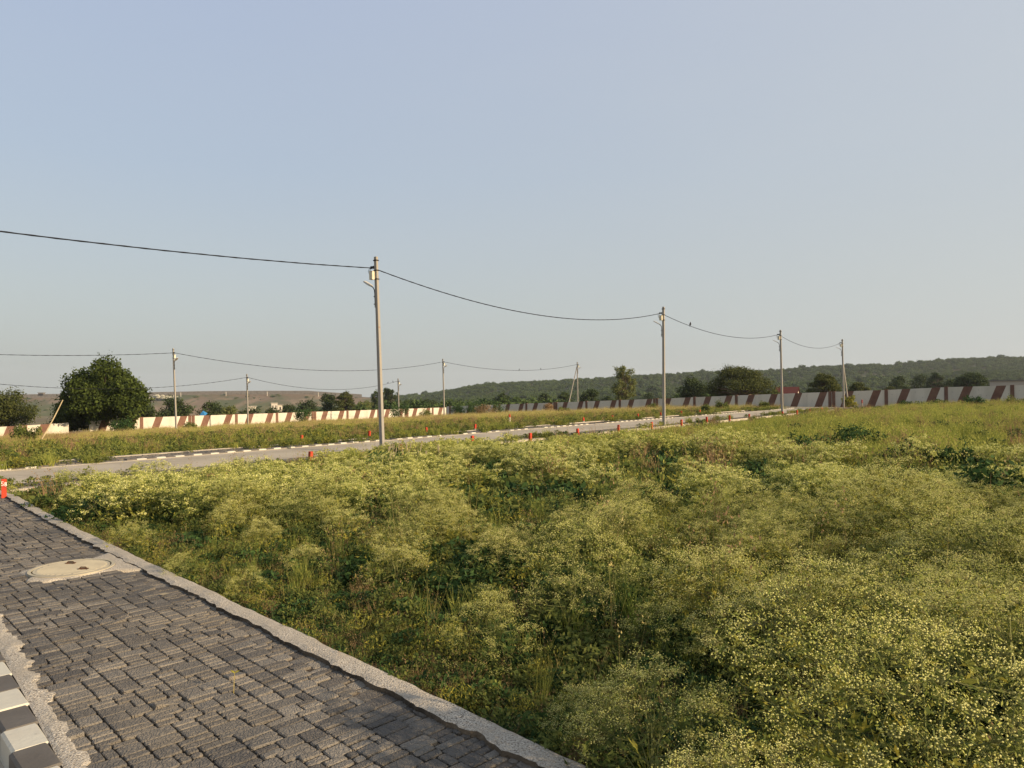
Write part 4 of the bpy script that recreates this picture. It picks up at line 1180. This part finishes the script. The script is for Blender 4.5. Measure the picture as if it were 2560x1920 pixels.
# woods and scrub in the plain behind the walls
n = 8000
u = rng.random(n); px = 330 + u * 2300; Y = 135 + 450 * rng.random(n) ** .9
X = (px - 1280) / F * Y
dens = fnoise(X / 45, Y / 45, 12) + np.interp(px, [330, 500, 900, 1200, 1500, 2600], [.05, .02, .10, .10, .0, .02]) + (Y - 300) / 1800
keep = dens > .52
X = X[keep]; Y = Y[keep]; px = px[keep]; n = len(X)
sc = (.45 + .5 * rng.random(n)) * np.interp(px, [330, 700, 1000, 2600], [.7, .75, 1.0, .85])
scatter('distant_woodland', fp, np.column_stack([X, Y, GZ(X, Y) - sc * 1.2]), rng.random(n) * 6.28, np.zeros((n, 2)), sc, rng.integers(0, 4, n))
# shrubs on the dam slope
n = 900; px = rng.random(n) * 900; i = np.clip(((px + 500) / 12).astype(int), 0, len(cols) - 1); k = rng.random(n)
P = R_[i, 2] * (1 - k)[:, None] + R_[i, 6] * k[:, None] if False else np.array([at(p_, np.interp(p_, [q[0] for q in dam_prof], [q[1] for q in dam_prof]), 900.) for p_ in px]) + np.column_stack([0 * k, -k * 42, -4.6 - k * 15.5])
keep = fnoise(px / 30, k * 4, 3) > .52; P = P[keep]; n = len(P)
scatter('dam_scrub', fp, P - np.array([0, 0, 2.2]), rng.random(n) * 6.28, np.zeros((n, 2)), np.column_stack([np.full(n, .7), np.full(n, .7), np.full(n, .45)]) * (.5 + .8 * rng.random(n))[:, None], rng.integers(0, 4, n))

# ------------------------------------------------------------------ weeds and grasses: kinds
def ribbon_blades(mb, n, h, spread, width, rng, m=0, segs=3, curve=.5, base_r=.05, var=None):
    a = rng.random(n) * 2 * math.pi; hh = h * (.55 + .45 * rng.random(n)); sp = spread * (.2 + .8 * rng.random(n))
    r0 = base_r * np.sqrt(rng.random(n)); a0 = rng.random(n) * 6.28
    B = np.column_stack([r0 * np.cos(a0), r0 * np.sin(a0), np.zeros(n)])
    d = np.column_stack([np.cos(a), np.sin(a), np.zeros(n)])
    fa = rng.random(n) * 3.14; sd_ = np.column_stack([np.cos(fa), np.sin(fa), np.zeros(n)])
    v = rng.random(n) if var is None else var
    prev = None
    for k in range(segs + 1):
        t = k / segs; c = B + d * (sp * t ** (1 + curve))[:, None] + np.array([0, 0, 1]) * (hh * (t - .18 * curve * t * t))[:, None]
        w_ = width * (1 - t ** 1.5) * .5 + width * .04
        l, r = c - sd_ * w_, c + sd_ * w_
        if prev is not None: mb.polys(np.stack([prev[0], prev[1], r, l], 1), m, v)
        prev = (l, r)
    return B, d, sp, hh
def parthenium(seed, nb, ns, nf, fr, nl, leafsz, stemr, fm='flower', h=1.0, spread=.52, tri=False, parts=False):
    """bushy weed of forking stems that end in many tiny pale flower heads"""
    rng = np.random.default_rng(seed)
    mbs = MB(); mbl = MB(); mbf = MB(); mbb = MB()
    tips = []; mids = []
    top = np.array([rng.normal() * .03, rng.normal() * .03, h * .62])
    if stemr: mbs.tube([(0, 0, -.05), top * .5 + rng.normal(size=3) * .01, top], [stemr * 1.6, stemr * 1.2, stemr * .8], 3, cap=False, var=.3)
    for i in range(nb):
        a = i * 2.4 + rng.random(); el = math.radians(rng.uniform(5, 80)) if i else 1.5
        B = top * (.25 + .7 * (i + .5) / nb)
        cen = np.array([0, 0, h * .38]); R3_ = np.array([spread, spread, h * .58]) * (.82 + .3 * rng.random())
        dd = np.array([math.cos(a) * math.cos(el), math.sin(a) * math.cos(el), math.sin(el)])
        tip = cen + dd * R3_
        midp = B + (tip - B) * .5 + np.array([0, 0, -.03])
        if stemr: mbs.tube([B, midp, tip], [stemr * .8, stemr * .6, stemr * .3], 3, cap=False, var=.4)
        for j in range(ns):
            d2 = unit(dd + rng.normal(size=3) * .42); e = cen + d2 * R3_ * (.86 + .2 * rng.random())
            if e[2] < .12: e[2] = .12 + rng.random() * .1
            q = midp + (tip - midp) * rng.random() * .8
            if stemr: mbs.polys([[q + [stemr * .35, 0, 0], e, q - [stemr * .35, 0, 0]]], 0, .6); mbs.polys([[q + [0, stemr * .35, 0], e, q - [0, stemr * .35, 0]]], 0, .6)
            tips.append(e); mids.append((q, e))
    tips = np.array(tips)
    k = rng.integers(0, len(tips), nf)
    C = tips[k] + rng.normal(size=(nf, 3)) * np.array([.024, .024, .011]) * (spread / .42)
    if stemr and not tri:
        Qp = tips[k] - np.array([0, 0, .03])
        s = stemr * .22
        mbs.polys(np.stack([Qp + [s, 0, 0], C, Qp - [s, 0, 0]], 1), 0, .7)
    v = rng.random(nf); r = fr * (.7 + .6 * rng.random(nf))[:, None]
    if tri:
        d1 = rdir(nf, rng); nn = unit(rng.normal(size=(nf, 3)) + np.array([0, 0, .6])); leaves(mbf, C, d1, nn, r * 2.2, r * 1.9, 0, v)
    else:
        ex = np.array([1, 0, 0]) * r; ey = np.array([0, 1, 0]) * r; ez = np.array([0, 0, 1]) * r * .8
        for s1 in (-1, 1):
            mbf.polys(np.stack([C + ex, C + ey, C + ez * s1], 1), 0, v); mbf.polys(np.stack([C + ey, C - ex, C + ez * s1], 1), 0, v)
            mbf.polys(np.stack([C - ex, C - ey, C + ez * s1], 1), 0, v); mbf.polys(np.stack([C - ey, C + ex, C + ez * s1], 1), 0, v)
    # lobed leaves along stems, bigger below
    kk = rng.integers(0, len(mids), nl); f = rng.random(nl)
    q0 = np.array([m_[0] for m_ in mids])[kk]; q1 = np.array([m_[1] for m_ in mids])[kk]
    low = rng.random(nl) < .5
    base = q0 + (q1 - q0) * f[:, None]
    base[low] = np.column_stack([rng.normal(size=low.sum()) * spread * .5, rng.normal(size=low.sum()) * spread * .5, rng.random(low.sum()) * h * .6])
    d = unit(rng.normal(size=(nl, 3)) * np.array([1, 1, .5]) + np.array([0, 0, .15])); nn = unit(rng.normal(size=(nl, 3)) * .5 + np.array([0, 0, 1]))
    sz = leafsz * (.5 + rng.random(nl)) * np.where(low, 1.4, .8)
    leaves(mbl, base, d, nn, sz, sz * .32, 0, rng.random(nl))
    side = unit(np.cross(d, nn))
    for sg in (-1, 1):
        leaves(mbl, base + side * sg * sz[:, None] * .25, unit(d + side * sg * .9), nn, sz * .6, sz * .18, 0, rng.random(nl))
    # fine green bracts filling the flowering tops
    nb2 = int(nf * .55); kk = rng.integers(0, len(tips), nb2); C2 = tips[kk] + rng.normal(size=(nb2, 3)) * np.array([.05, .05, .035]) - np.array([0, 0, .02])
    sz2 = fr * (3.2 + 3 * rng.random(nb2)); leaves(mbb, C2, rdir(nb2, rng), unit(rng.normal(size=(nb2, 3)) + np.array([0, 0, .5])), sz2, sz2 * .34, 0, rng.random(nb2))
    if parts: return mbs, mbl, mbf, mbb
    mb = MB()
    for src, m_ in ((mbl, 0), (mbf, 1), (mbs, 2), (mbb, 3)):
        for V_, F_, A_ in zip(src.V, src.F, src.A):
            pass
        if src.n:
            off = mb.n
            mb.V += src.V
            mb.F += [F_ + off for F_ in src.F]; mb.M += [np.full(len(F_), m_) for F_ in src.F]; mb.A += src.A; mb.n += src.n
    lm = 'leaf' if seed % 3 else 'leafyel'
    return mb.build('flowering_weed', [M[lm], M[fm], M['stem'], M['bract']], link=False)
near_w = [parthenium(20 + k, 11, 8, (2600, 2200, 2800, 1200, 2400)[k], .0042, 520, .055, .0045) for k in range(5)]
mid_w = [parthenium(40 + k, 9, 6, (1500, 1200, 1500, 900)[k], .0085, 300, .07, .005, tri=True) for k in range(4)]
far_w = [parthenium(60 + k, 8, 5, 560, .0165, 200, .10, 0, fm='flowerfar', tri=True) for k in range(4)]
def leafy(seed, n, h, spread, sz, m='leaf', nm='leafy_weed', stems=5, asp=.5):
    rng = np.random.default_rng(seed); b = MB()
    for k in range(stems):
        a = rng.random() * 6.28; e = np.array([spread * .6 * math.cos(a), spread * .6 * math.sin(a), h * (.7 + .3 * rng.random())])
        b.tube([(0, 0, -.03), e * .5, e], [.005, .004, .002], 3, m=1, cap=False)
    P = rng.normal(size=(n, 3)) * np.array([spread * .45, spread * .45, 0]); P[:, 2] = h * rng.random(n) ** .6 * np.clip(1.05 - (np.hypot(P[:, 0], P[:, 1]) / spread) ** 2 * .5, .2, 1)
    nn = unit(rng.normal(size=(n, 3)) * .5 + np.array([0, 0, 1])); d = unit(rng.normal(size=(n, 3)))
    s = sz * (.5 + rng.random(n)); leaves(b, P, d, nn, s, s * asp, 0, rng.random(n))
    return b.build(nm, [M[m], M['stem']], link=False)
leaf_near = [leafy(80, 260, .45, .3, .055), leafy(81, 300, .35, .35, .07, 'darkleaf'), leafy(82, 240, .5, .25, .05, 'leafyel', asp=.3)]
leaf_far = [leafy(85, 130, .4, .4, .12), leafy(86, 150, .4, .45, .12, 'darkleaf'), leafy(87, 120, .5, .35, .11, 'leafyel', asp=.4)]
def tuft(seed, n, h, spread, wd, m='grass', heads=0, hs=.02, base_r=.08):
    rng = np.random.default_rng(seed); b = MB()
    ribbon_blades(b, n, h, spread, wd, rng, base_r=base_r)
    if heads:
        B, d, sp, hh = ribbon_blades(b, heads, h * 1.25, spread * .8, wd * .5, rng, base_r=base_r)
        T = B + d * sp[:, None] + np.array([0, 0, 1]) * (hh * .91)[:, None]
        for q in range(5):
            leaves(b, T + rng.normal(size=T.shape) * hs + np.array([0, 0, 1]) * (q - 2) * hs * 1.3, unit(rng.normal(size=T.shape) * .5 + np.array([0, 0, 1])), rdir(len(T), rng), np.full(len(T), hs * 1.8), np.full(len(T), hs * .8), 0, np.full(len(T), .9))
    return b.build('grass_tuft', M[m], link=False)
grass_near = [tuft(90, 70, .55, .22, .007), tuft(91, 50, .75, .25, .007, heads=8, hs=.012), tuft(92, 60, .45, .25, .008, 'drygrass'), tuft(93, 45, .5, .2, .007, 'redgrass', heads=8, hs=.012)]
grass_mid = [tuft(94, 46, .38, .22, .020, base_r=.22), tuft(95, 40, .50, .24, .020, base_r=.22, heads=5, hs=.03), tuft(96, 40, .32, .25, .022, base_r=.25)]
dry_mid = [tuft(97, 44, .8, .3, .022, 'drygrass', heads=12, hs=.022, base_r=.25), tuft(98, 44, .65, .3, .022, 'redgrass', heads=12, hs=.022, base_r=.25),
           tuft(99, 44, .6, .28, .024, 'grass', heads=6, hs=.03, base_r=.25), tuft(89, 44, .75, .32, .022, 'drygrass', base_r=.25)]

def cand(x0, x1, y0, y1, spacing, rng):
    nx = int((x1 - x0) / spacing); ny = int((y1 - y0) / spacing)
    gx, gy = np.meshgrid(np.arange(nx), np.arange(ny)); X = x0 + (gx + rng.random(gx.shape)) * spacing; Y = y0 + (gy + rng.random(gx.shape)) * spacing
    return X.reshape(-1), Y.reshape(-1)
def inview(X, Y, m=1.2):
    return (Y > .3) & (np.abs(X) < .72 * Y + m)
def mask_field(X, Y):
    p, q = to_pq(X, Y); s, t = to_st(X, Y)
    return (q < -.12) & (t < 17.6)
def edge_f(X, Y):
    p, q = to_pq(X, Y); return np.clip((-q - .1) / 1.5, 0, 1)
def rowgrass_boundary(X, Y):
    # distance beyond which the field turns to plain grass
    u = X / Y
    return np.interp(u, [-.4, -.05, .12, .3, .45, .8], [60, 42, 25, 17.5, 14, 13])

rg = np.random.default_rng(50)
# near weeds
X, Y = cand(-6, 9, .4, 9.5, .44, rg); k = inview(X, Y) & mask_field(X, Y); X, Y = X[k], Y[k]
nz = fnoise(X / 1.5, Y / 1.5, 60); ef = edge_f(X, Y)
k = (rg.random(len(X)) < np.clip((nz - .41) * 8, .05, .95) * (.32 + .68 * ef)) & (np.hypot(X, Y) > 1.35)
def put(name, protos, X, Y, sc, rg_, probs=None, zs=None, sink=.03, tl=.12):
    n = len(X); Z = GZ(X, Y)
    p, q = to_pq(X, Y); Z = np.where(q > -1.2, np.maximum(Z, zp(p) - .14), Z)
    idx = rg_.choice(len(protos), n, p=probs)
    S = np.column_stack([sc, sc, sc if zs is None else zs])
    return scatter(name, protos, np.column_stack([X, Y, Z - sink]), rg_.random(n) * 6.28, rg_.normal(size=(n, 2)) * tl, S, idx)
Xw, Yw = X[k], Y[k]
hs_ = (.38 + .66 * fnoise(Xw / 1.3, Yw / 1.3, 61)) * (.55 + .45 * edge_f(Xw, Yw)) * (.85 + .3 * rg.random(len(Xw)))
put('flowering_weeds', near_w, Xw, Yw, hs_ * 1.08, rg, zs=hs_)
# near undergrowth
X, Y = cand(-7, 9, .4, 10, .17, rg); k = inview(X, Y) & mask_field(X, Y) & (np.hypot(X, Y) > 1.1); X, Y = X[k], Y[k]
nz = fnoise(X / 1.2, Y / 1.2, 62); k = rg.random(len(X)) < .75; X, Y, nz = X[k], Y[k], nz[k]
put('undergrowth', leaf_near, X, Y, (.45 + .5 * rg.random(len(X))) * (.55 + .4 * edge_f(X, Y)), rg, probs=[.35, .5, .15])
X, Y = cand(-7, 9, .4, 10, .24, rg); k = inview(X, Y) & mask_field(X, Y) & (np.hypot(X, Y) > 1.2) & (fnoise(X / 1.3, Y / 1.3, 63) > .5); X, Y = X[k], Y[k]
put('wild_grass', grass_near, X, Y, (.4 + .5 * rg.random(len(X))) * (.5 + .5 * edge_f(X, Y)), rg, probs=[.25, .2, .2, .35])
# low litter and creeping weeds right up to the edging
pq_ = rg.random(3600) * 14.5 - 1.5; qq_ = -.03 - rg.random(3600) ** 1.3 * 1.1; L3 = PP(pq_, qq_)
k = (L3[:, 1] > .8) & (rg.random(3600) < np.clip(fnoise(pq_ * 1.5, qq_ * 3, 90) * 1.6, 0, 1)); X, Y = L3[k, 0], L3[k, 1]
put('edge_weeds', leaf_near + [grass_near[3], grass_near[2]], X, Y, (.16 + .26 * rg.random(len(X))), rg, probs=[.26, .26, .16, .2, .12], sink=.0)
# middle weeds
X, Y = cand(-20, 22, 9, 34, .52, rg); k = inview(X, Y) & mask_field(X, Y) & (Y < rowgrass_boundary(X, Y) + 3 * (fnoise(X / 3, Y / 3, 8) - .5)); X, Y = X[k], Y[k]
nz = fnoise(X / 2.4, Y / 2.4, 64); k = rg.random(len(X)) < np.clip((nz - .425) * 8, .06, .95); X, Y = X[k], Y[k]
lim = np.where(Y < 19, 1, 0)
ss_, tt_ = to_st(X, Y)
def roadlow(X, Y, a=.42):
    s_, t_ = to_st(X, Y); lo = np.interp(s_, [6, 10, 17, 20, 24, 62], [.5, .8, .8, .55, a, a * .8])
    return 1 - (1 - lo) * np.clip((t_ - 11) / 5, 0, 1)
ht = (.36 + .62 * fnoise(X / 1.6, Y / 1.6, 65)) * roadlow(X, Y)
ht = ht * np.interp(X / Y, [-.64, -.57], [.45, 1]) + .38 * np.exp(-((X + 8.6) ** 2 + (Y - 15.2) ** 2) / 2.2) * (.6 + .4 * edge_f(X, Y)) * (.85 + .3 * rg.random(len(X))) * np.interp(Y, [9, 20, 34], [1, .85, .65])
m1 = Y < 18
put('flowering_weeds', mid_w, X[m1], Y[m1], ht[m1] * 1.1, rg, zs=ht[m1])
put('flowering_weeds', far_w, X[~m1], Y[~m1], ht[~m1] * 1.25, rg, zs=ht[~m1])
X, Y = cand(-26, 26, 9.5, 40, .36, rg); k = inview(X, Y) & mask_field(X, Y) & (Y < rowgrass_boundary(X, Y) + 2); X, Y = X[k], Y[k]
put('undergrowth', leaf_far, X, Y, (.5 + .6 * rg.random(len(X))) * roadlow(X, Y), rg, probs=[.38, .47, .15])
X, Y = cand(-26, 26, 9.5, 42, .45, rg); k = inview(X, Y) & mask_field(X, Y) & (Y < rowgrass_boundary(X, Y) + 2) & (fnoise(X / 2.5, Y / 2.5, 66) > .45); X, Y = X[k], Y[k]
put('wild_grass', grass_mid + [dry_mid[1]], X, Y, (.6 + .6 * rg.random(len(X))) * roadlow(X, Y), rg, probs=[.34, .3, .28, .08])
# plain green grass field up to the right wall
X, Y = cand(-5, 66, 11.5, 86, .33, rg); s, t = to_st(X, Y)
k = inview(X, Y, 2) & mask_field(X, Y) & (s < 82.5) & (Y > rowgrass_boundary(X, Y) - 1.5 + 3 * (fnoise(X / 3, Y / 3, 9) - .5)); X, Y = X[k], Y[k]
pt_ = fnoise(X / 5, Y / 3, 81); tf = roadlow(X, Y)
k = (fnoise(X / 1.4, Y / 1.4, 82) > .36)
for lo_, hi_, pr_, kk in ((0, .47, [.5, .35, .15, 0, 0], 0), (.47, .6, [.3, .35, .2, .15, 0], 1), (.6, 1.1, [.32, .30, .1, .18, .10], 2)):
    q = k & (pt_ >= lo_) & (pt_ < hi_)
    put('grass_field', grass_mid + dry_mid[2:3] + dry_mid[1:2], X[q], Y[q], (.35 + 1.0 * fnoise(X[q] / 1.8, Y[q] / 1.8, 67) ** 1.3 + .25 * rg.random(q.sum())) * tf[q], rg, probs=pr_)
X, Y = cand(-5, 66, 12, 86, .9, rg); s, t = to_st(X, Y)
k = inview(X, Y, 2) & mask_field(X, Y) & (s < 82) & (Y > rowgrass_boundary(X, Y) - 1.5) & (fnoise(X / 3.5, Y / 2.5, 68) > .56); X, Y = X[k], Y[k]
put('scattered_weeds', [leaf_far[1], dry_mid[1], leaf_far[0]], X, Y, (.55 + .5 * rg.random(len(X))), rg)
# beyond the road
X, Y = cand(-62, 40, 14, 128, .42, rg); s, t = to_st(X, Y)
onr2 = (t > 43.6) & (t < 48.8) & (fnoise(s / 3, t, 70) > .42) & (s < 30)
k = inview(X, Y, 3) & (t > 24.5) & (t < 76.2) & (s < 82.8) & ~onr2; X, Y, s, t = X[k], Y[k], s[k], t[k]
ng_ = fnoise(s / 7, t / 4, 71); green = t + (ng_ - .5) * 26 < np.interp(s, [0, 30, 60, 82], [47, 40, 36, 28])
k1 = green
put('verge_grass', [leaf_far[0], grass_mid[0], grass_mid[1], leaf_far[2], dry_mid[1]], X[k1], Y[k1], (.6 + .6 * rg.random(k1.sum())) * np.interp(t[k1], [24.5, 28], [.6, 1]), rg, probs=[.38, .22, .2, .12, .08])
k2 = ~green; hh_ = (.35 + .85 * fnoise(s[k2] / 3, t[k2] / 2.5, 72) ** 1.2) * np.interp(s[k2], [8, 24, 80], [.62, .85, 1.0])
pn = fnoise(s[k2] / 6, t[k2] / 6, 73)
ix = np.where(pn < .42, rg.choice([2, 0, 2], k2.sum()), np.where(pn < .6, rg.choice([0, 3, 2], k2.sum()), rg.choice([0, 1, 3, 1], k2.sum())))
n = k2.sum()
scatter('dry_grass', dry_mid, np.column_stack([X[k2], Y[k2], GZ(X[k2], Y[k2]) - .04]), rg.random(n) * 6.28, rg.normal(size=(n, 2)) * .12, hh_ * (.8 + .4 * rg.random(n)), ix)

# dead and ripe stalks sticking out of the weeds
stk = [tuft(110, 5, 1.0, .30, .007, 'drygrass', heads=3, hs=.016, base_r=.05), tuft(111, 7, .9, .45, .006, 'grass', heads=5, hs=.014), tuft(112, 4, .95, .25, .009, 'redgrass', heads=4, hs=.02)]
X, Y = cand(-16, 18, 2.4, 24, .8, rg); k = inview(X, Y) & mask_field(X, Y) & (rg.random(len(X)) < .5) & (Y < rowgrass_boundary(X, Y) + 3); X, Y = X[k], Y[k]
put('weed_stalks', stk, X, Y, (.65 + .4 * rg.random(len(X))) * np.minimum(roadlow(X, Y), .45 + .55 * edge_f(X, Y)), rg)
# plants creeping over the kerb and the roadside paving
S_ = rg.random(2600) * 78 - 4; T_ = np.where(rg.random(2600) < .6, 22.75 + rg.random(2600) * 1.6, 17.7 + rg.random(2600) * 1.3)
k = (fnoise(S_ / 2.2, T_ * .8, 95) > np.where(T_ < 20, .60, .54)); P_ = st(S_[k], T_[k]) if False else np.stack([E1[0] * S_[k] + E2[0] * T_[k], E1[1] * S_[k] + E2[1] * T_[k]], 1)
n = len(P_); kk = inview(P_[:, 0], P_[:, 1], 3); P_ = P_[kk]; n = len(P_)
scatter('kerbside_weeds', [leaf_far[0], leaf_far[2], dry_mid[2]], np.column_stack([P_, np.full(n, ZR + .02)]), rg.random(n) * 6.28, rg.normal(size=(n, 2)) * .1, .25 + .4 * rg.random(n), rg.integers(0, 3, n))

# ------------------------------------------------------------------ shrubs and plants that stand out
def shrub(px, py, Y, w, h, label, fol='darkleaf', n=900, leaf=.1, seed=0, asp=.5, name='shrub'):
    P = at(px, py, Y); g = float(GZ(P[0], P[1])); rng = np.random.default_rng(seed + 500)
    o = empty(name, (P[0], P[1], g - .05), label, 'shrub')
    bl = []
    for k in range(12):
        a = rng.random() * 6.28; q = rng.random() ** .5 * w * .33; r = w * (.13 + .07 * rng.random())
        bl.append(((q * math.cos(a), q * math.sin(a), max(r * .5, h * (.25 + .6 * rng.random()) * (1 - (q / w) ** 2))), (r, r, min(r, h * .35))))
    b = MB()
    for c, r in bl: b.tube([(0, 0, -.05), np.array(c) * .5, c], [.018, .012, .005], 4)
    b.build('stems', M['stem'], o)
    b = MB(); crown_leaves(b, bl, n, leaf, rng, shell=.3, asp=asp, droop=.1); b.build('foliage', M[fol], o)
SH = [(68, 1100, 46, 2.0, 1.15, 'green leafy shrub left of the leaning thin pole', 'leaf'),
      (1763, 1037, 52, 1.0, .9, 'round dark green shrub on the far verge between second and third poles', 'leaf'),
      (1910, 1024, 60, 1.5, .85, 'broad dark green shrub left of the third roadside pole', 'leaf'),
      (472, 1055, 70, 1.9, .9, 'bluish green bush before the wall right of the white pole', 'leaf'),
      (306, 1060, 66, 2.6, 1.6, 'bush climbing on the sunlit wall right of the big tree', 'darkleaf'),
      (760, 1040, 83, 2.8, 1.9, 'dark creeper heap over the sunlit wall left of the tallest pole', 'darkleaf'),
      (1005, 1035, 94, 3.6, 2.0, 'dark bush before the wall right below the smallest pole', 'darkleaf'),
      (1060, 1030, 100, 2.4, 1.6, 'second dark bush before the wall, left of the corner pole', 'leaf'),
      (1140, 1020, 104, 3.0, 2.2, 'dark bush where the two walls meet', 'darkleaf'),
      (1190, 1018, 102, 3.5, 2.0, 'dark low bush before the left end of the shaded wall', 'darkleaf'),
      (1215, 1025, 95, 3.4, 1.7, 'reddish dry bush before the left end of the shaded wall', 'redgrass'),
      (1172, 1012, 103, 5.0, 2.6, 'wide dark bush hiding the corner where the shaded wall begins', 'darkleaf'),
      (1232, 1014, 100, 5.0, 2.5, 'wide dark bush over the shaded wall just right of its hidden corner', 'darkleaf'),
      (1412, 1040, 82, 1.6, 1.0, 'green bush in dry grass left of the thin far pole', 'leaf'),
      (1372, 1022, 97, 2.0, 1.7, 'orange dry bush before the shaded wall', 'redgrass'),
      (1443, 1024, 104, 1.6, 1.0, 'small dark shrub at the foot of the far strutted pole', 'darkleaf'),
      (1800, 1015, 76, 2.2, 1.2, 'grey green shrub against the shaded wall below the largest acacia', 'leaf'),
      (1632, 1018, 86, 2.0, 1.1, 'green shrub against the shaded wall left of the second pole', 'leaf'),
      (2122, 1010, 74.2, 1.7, 1.5, 'thin leafy vine bush at the foot of the last roadside pole', 'leafyel'),
      (2440, 1005, 64, 2.6, 1.1, 'dark shrub with fine leaves before the right end of the wall', 'darkleaf'),
      (2350, 1010, 66, 3.0, .7, 'low dark hedge plant along the middle of the right wall', 'darkleaf'),
      (2280, 1014, 68, 3.0, .6, 'lowest dark plant along the right wall, left of the others', 'darkleaf'),
      (2540, 1008, 60, 3.0, .9, 'green bush before the wall at the right edge', 'leaf'),
      (2125, 1140, 20.5, 2.2, .75, 'broad mound of dark leaves at the border of weeds and grass', 'darkleaf'),
      (2010, 1165, 17.5, 1.7, .6, 'lower mound of dark leaves left of the broad dark mound', 'darkleaf'),
      (2262, 1200, 15.0, 1.2, .7, 'dark leafy plant among pale flowers right of the dark mound', 'darkleaf'),
      (2375, 1220, 13.5, 1.1, .65, 'dark leafy plant among flowers further right, second from the dark mound', 'darkleaf'),
      (2545, 1330, 9.0, 1.4, .95, 'large dark leafy plant at the right edge of the picture', 'darkleaf'),
      (880, 1250, 13.0, 1.4, .6, 'dark green plant in a hollow below the tallest pole', 'darkleaf'),
      (1000, 1200, 17.0, 1.7, .6, 'dark plants behind the white grass plumes', 'darkleaf'),
      (600, 1225, 13.5, 1.1, .55, 'dark green plant in the weeds right of the flowering mound', 'darkleaf')]
for k, (px, py, Y, w_, h_, L, fol) in enumerate(SH):
    near = Y < 25
    if px in (1763, 1910): Y = float(pline(px, 25.8)[1])
    shrub(px, py, Y, w_, h_, L, fol, n=1500 if near else 1100, leaf=(.085 if near else .16), seed=k, asp=.55)
# tall pale grass plumes
P0 = at(1010, 1190, 15.5); g = float(GZ(P0[0], P0[1])); rgp = np.random.default_rng(4)
o = empty('plume_grass', (P0[0], P0[1], g), 'clump of tall grass with pale whitish plumes below the tallest pole', 'plant')
b = MB(); hd = []
for k in range(26):
    x = rgp.normal() * .28; y = rgp.normal() * .3; hh = .42 + .26 * rgp.random(); T = np.array([x * 1.3, y * 1.2, hh])
    b.tube([(x, y, 0), (x * 1.1, y * 1.1, hh * .6), T], [.004, .004, .003], 3, cap=False); hd.append(T)
b.build('stalks', M['drygrass'], o)
M['plume'] = mat('plume', (.34, .29, .19), var=(.50, .43, .30), transl=.4)
for T in hd:
    m_ = MB(); m_.tube([T - np.array([0, 0, .04]), T + np.array([.003, 0, .02]), T + np.array([.008, 0, .07]), T + np.array([.012, 0, .10])], [.005, .011, .010, .002], 5); m_.build('plume', M['plume'], o)
# yellow flower head
P0 = at(703, 1194, 13.6)
o = empty('yellow_flower', (P0[0], P0[1], P0[2]), 'single yellow flower standing above the weeds left of the tallest pole', 'flower')
M['yellow'] = mat('yellow', (.75, .55, .04), transl=.3); M['fcentre'] = mat('fcentre', (.25, .22, .03))
for k in range(9):
    a = k * .698; d = np.array([math.cos(a), 0.1, math.sin(a)]); b = MB(); leaves(b, np.array([d * .045]), np.array([d]), np.array([[0, -1, 0.]]), [.06], [.03], 0, [.5]); b.build('petal', M['yellow'], o)
b = MB(); b.tube([(0, .012, 0), (0, -.012, 0)], [.024, .02], 8); b.build('flower_centre', M['fcentre'], o)
b = MB(); b.tube([(0, .01, 0), (0, .02, -.3), (0.02, .03, -.8)], [.005, .006, .007], 5); b.build('stem', M['stem'], o)
# nearest flowering weeds as plants of their own
NW = [(1630, 1760, 2.9, .70, 'nearest bushy flowering weed rising at the bottom centre, pale flower heads'),
      (2060, 1700, 2.7, .98, 'tall flowering weed with dark main stem in the lower right foreground'),
      (2330, 1760, 2.5, .95, 'tall flowering weed with forked dark stems near the lower right corner'),
      (1850, 1880, 2.25, .72, 'low flowering weed at the bottom edge right of the paving'),
      (1480, 1800, 3.3, .45, 'small flowering weed beside the concrete edging at the bottom'),
      (2520, 1560, 3.0, .98, 'flowering weed cut by the right edge of the foreground'),
      (1230, 1560, 4.4, .55, 'small pale flowering weed midway along the concrete edging')]
for k, (px, py, Y, h_, L) in enumerate(NW):
    P0 = at(px, py, Y); g = float(GZ(P0[0], P0[1]))
    o = empty('flowering_weed', (P0[0], P0[1], g - .02), L, 'weed'); o.rotation_euler = (0, 0, k * 1.3)
    o.scale = (h_, h_, h_)
    ms, ml, mf, mb2 = parthenium(300 + k, 12, 9, 3800, .0038, 620, .05, .0055, parts=True)
    ms.build('stem', M['stem'], o); ml.build('leaves', M['leafyel' if k % 2 else 'leaf'], o); mf.build('flower_heads', M['flower'], o); mb2.build('bracts', M['bract'], o)
# sprout between the pavers, dry leaf on the path
P0 = at(584, 1722, 3.9); P0[2] = 0.0
o = empty('sprout', P0, 'tiny yellow seedling growing out of a joint in the paving', 'plant')
b = MB(); b.tube([(0, 0, -.02), (.002, 0, .05), (.006, 0, .105)], [.0022, .002, .0016], 5); b.build('stem', M['drygrass'], o)
for a in (.4, 2.6, 4.4):
    b = MB(); d = np.array([math.cos(a), math.sin(a) * .4, .35]); leaves(b, np.array([np.array([.006, 0, .105]) + d * .014]), np.array([d]), np.array([[0, -.7, .7]]), [.03], [.011], 0, [.7]); b.build('leaf', M['leafyel'], o)
P0 = at(411, 1486, 5.75); b = MB(); leaves(b, np.array([[0, 0, .012]]), np.array([[1, .3, .1]]), np.array([[.1, -.1, 1.]]), [.075], [.05], 0, [.8])
tag(b.build('dry_leaf', M['plume'], loc=(P0[0], P0[1], .004)), 'single pale fallen leaf lying on the paving below the manhole', 'leaf')
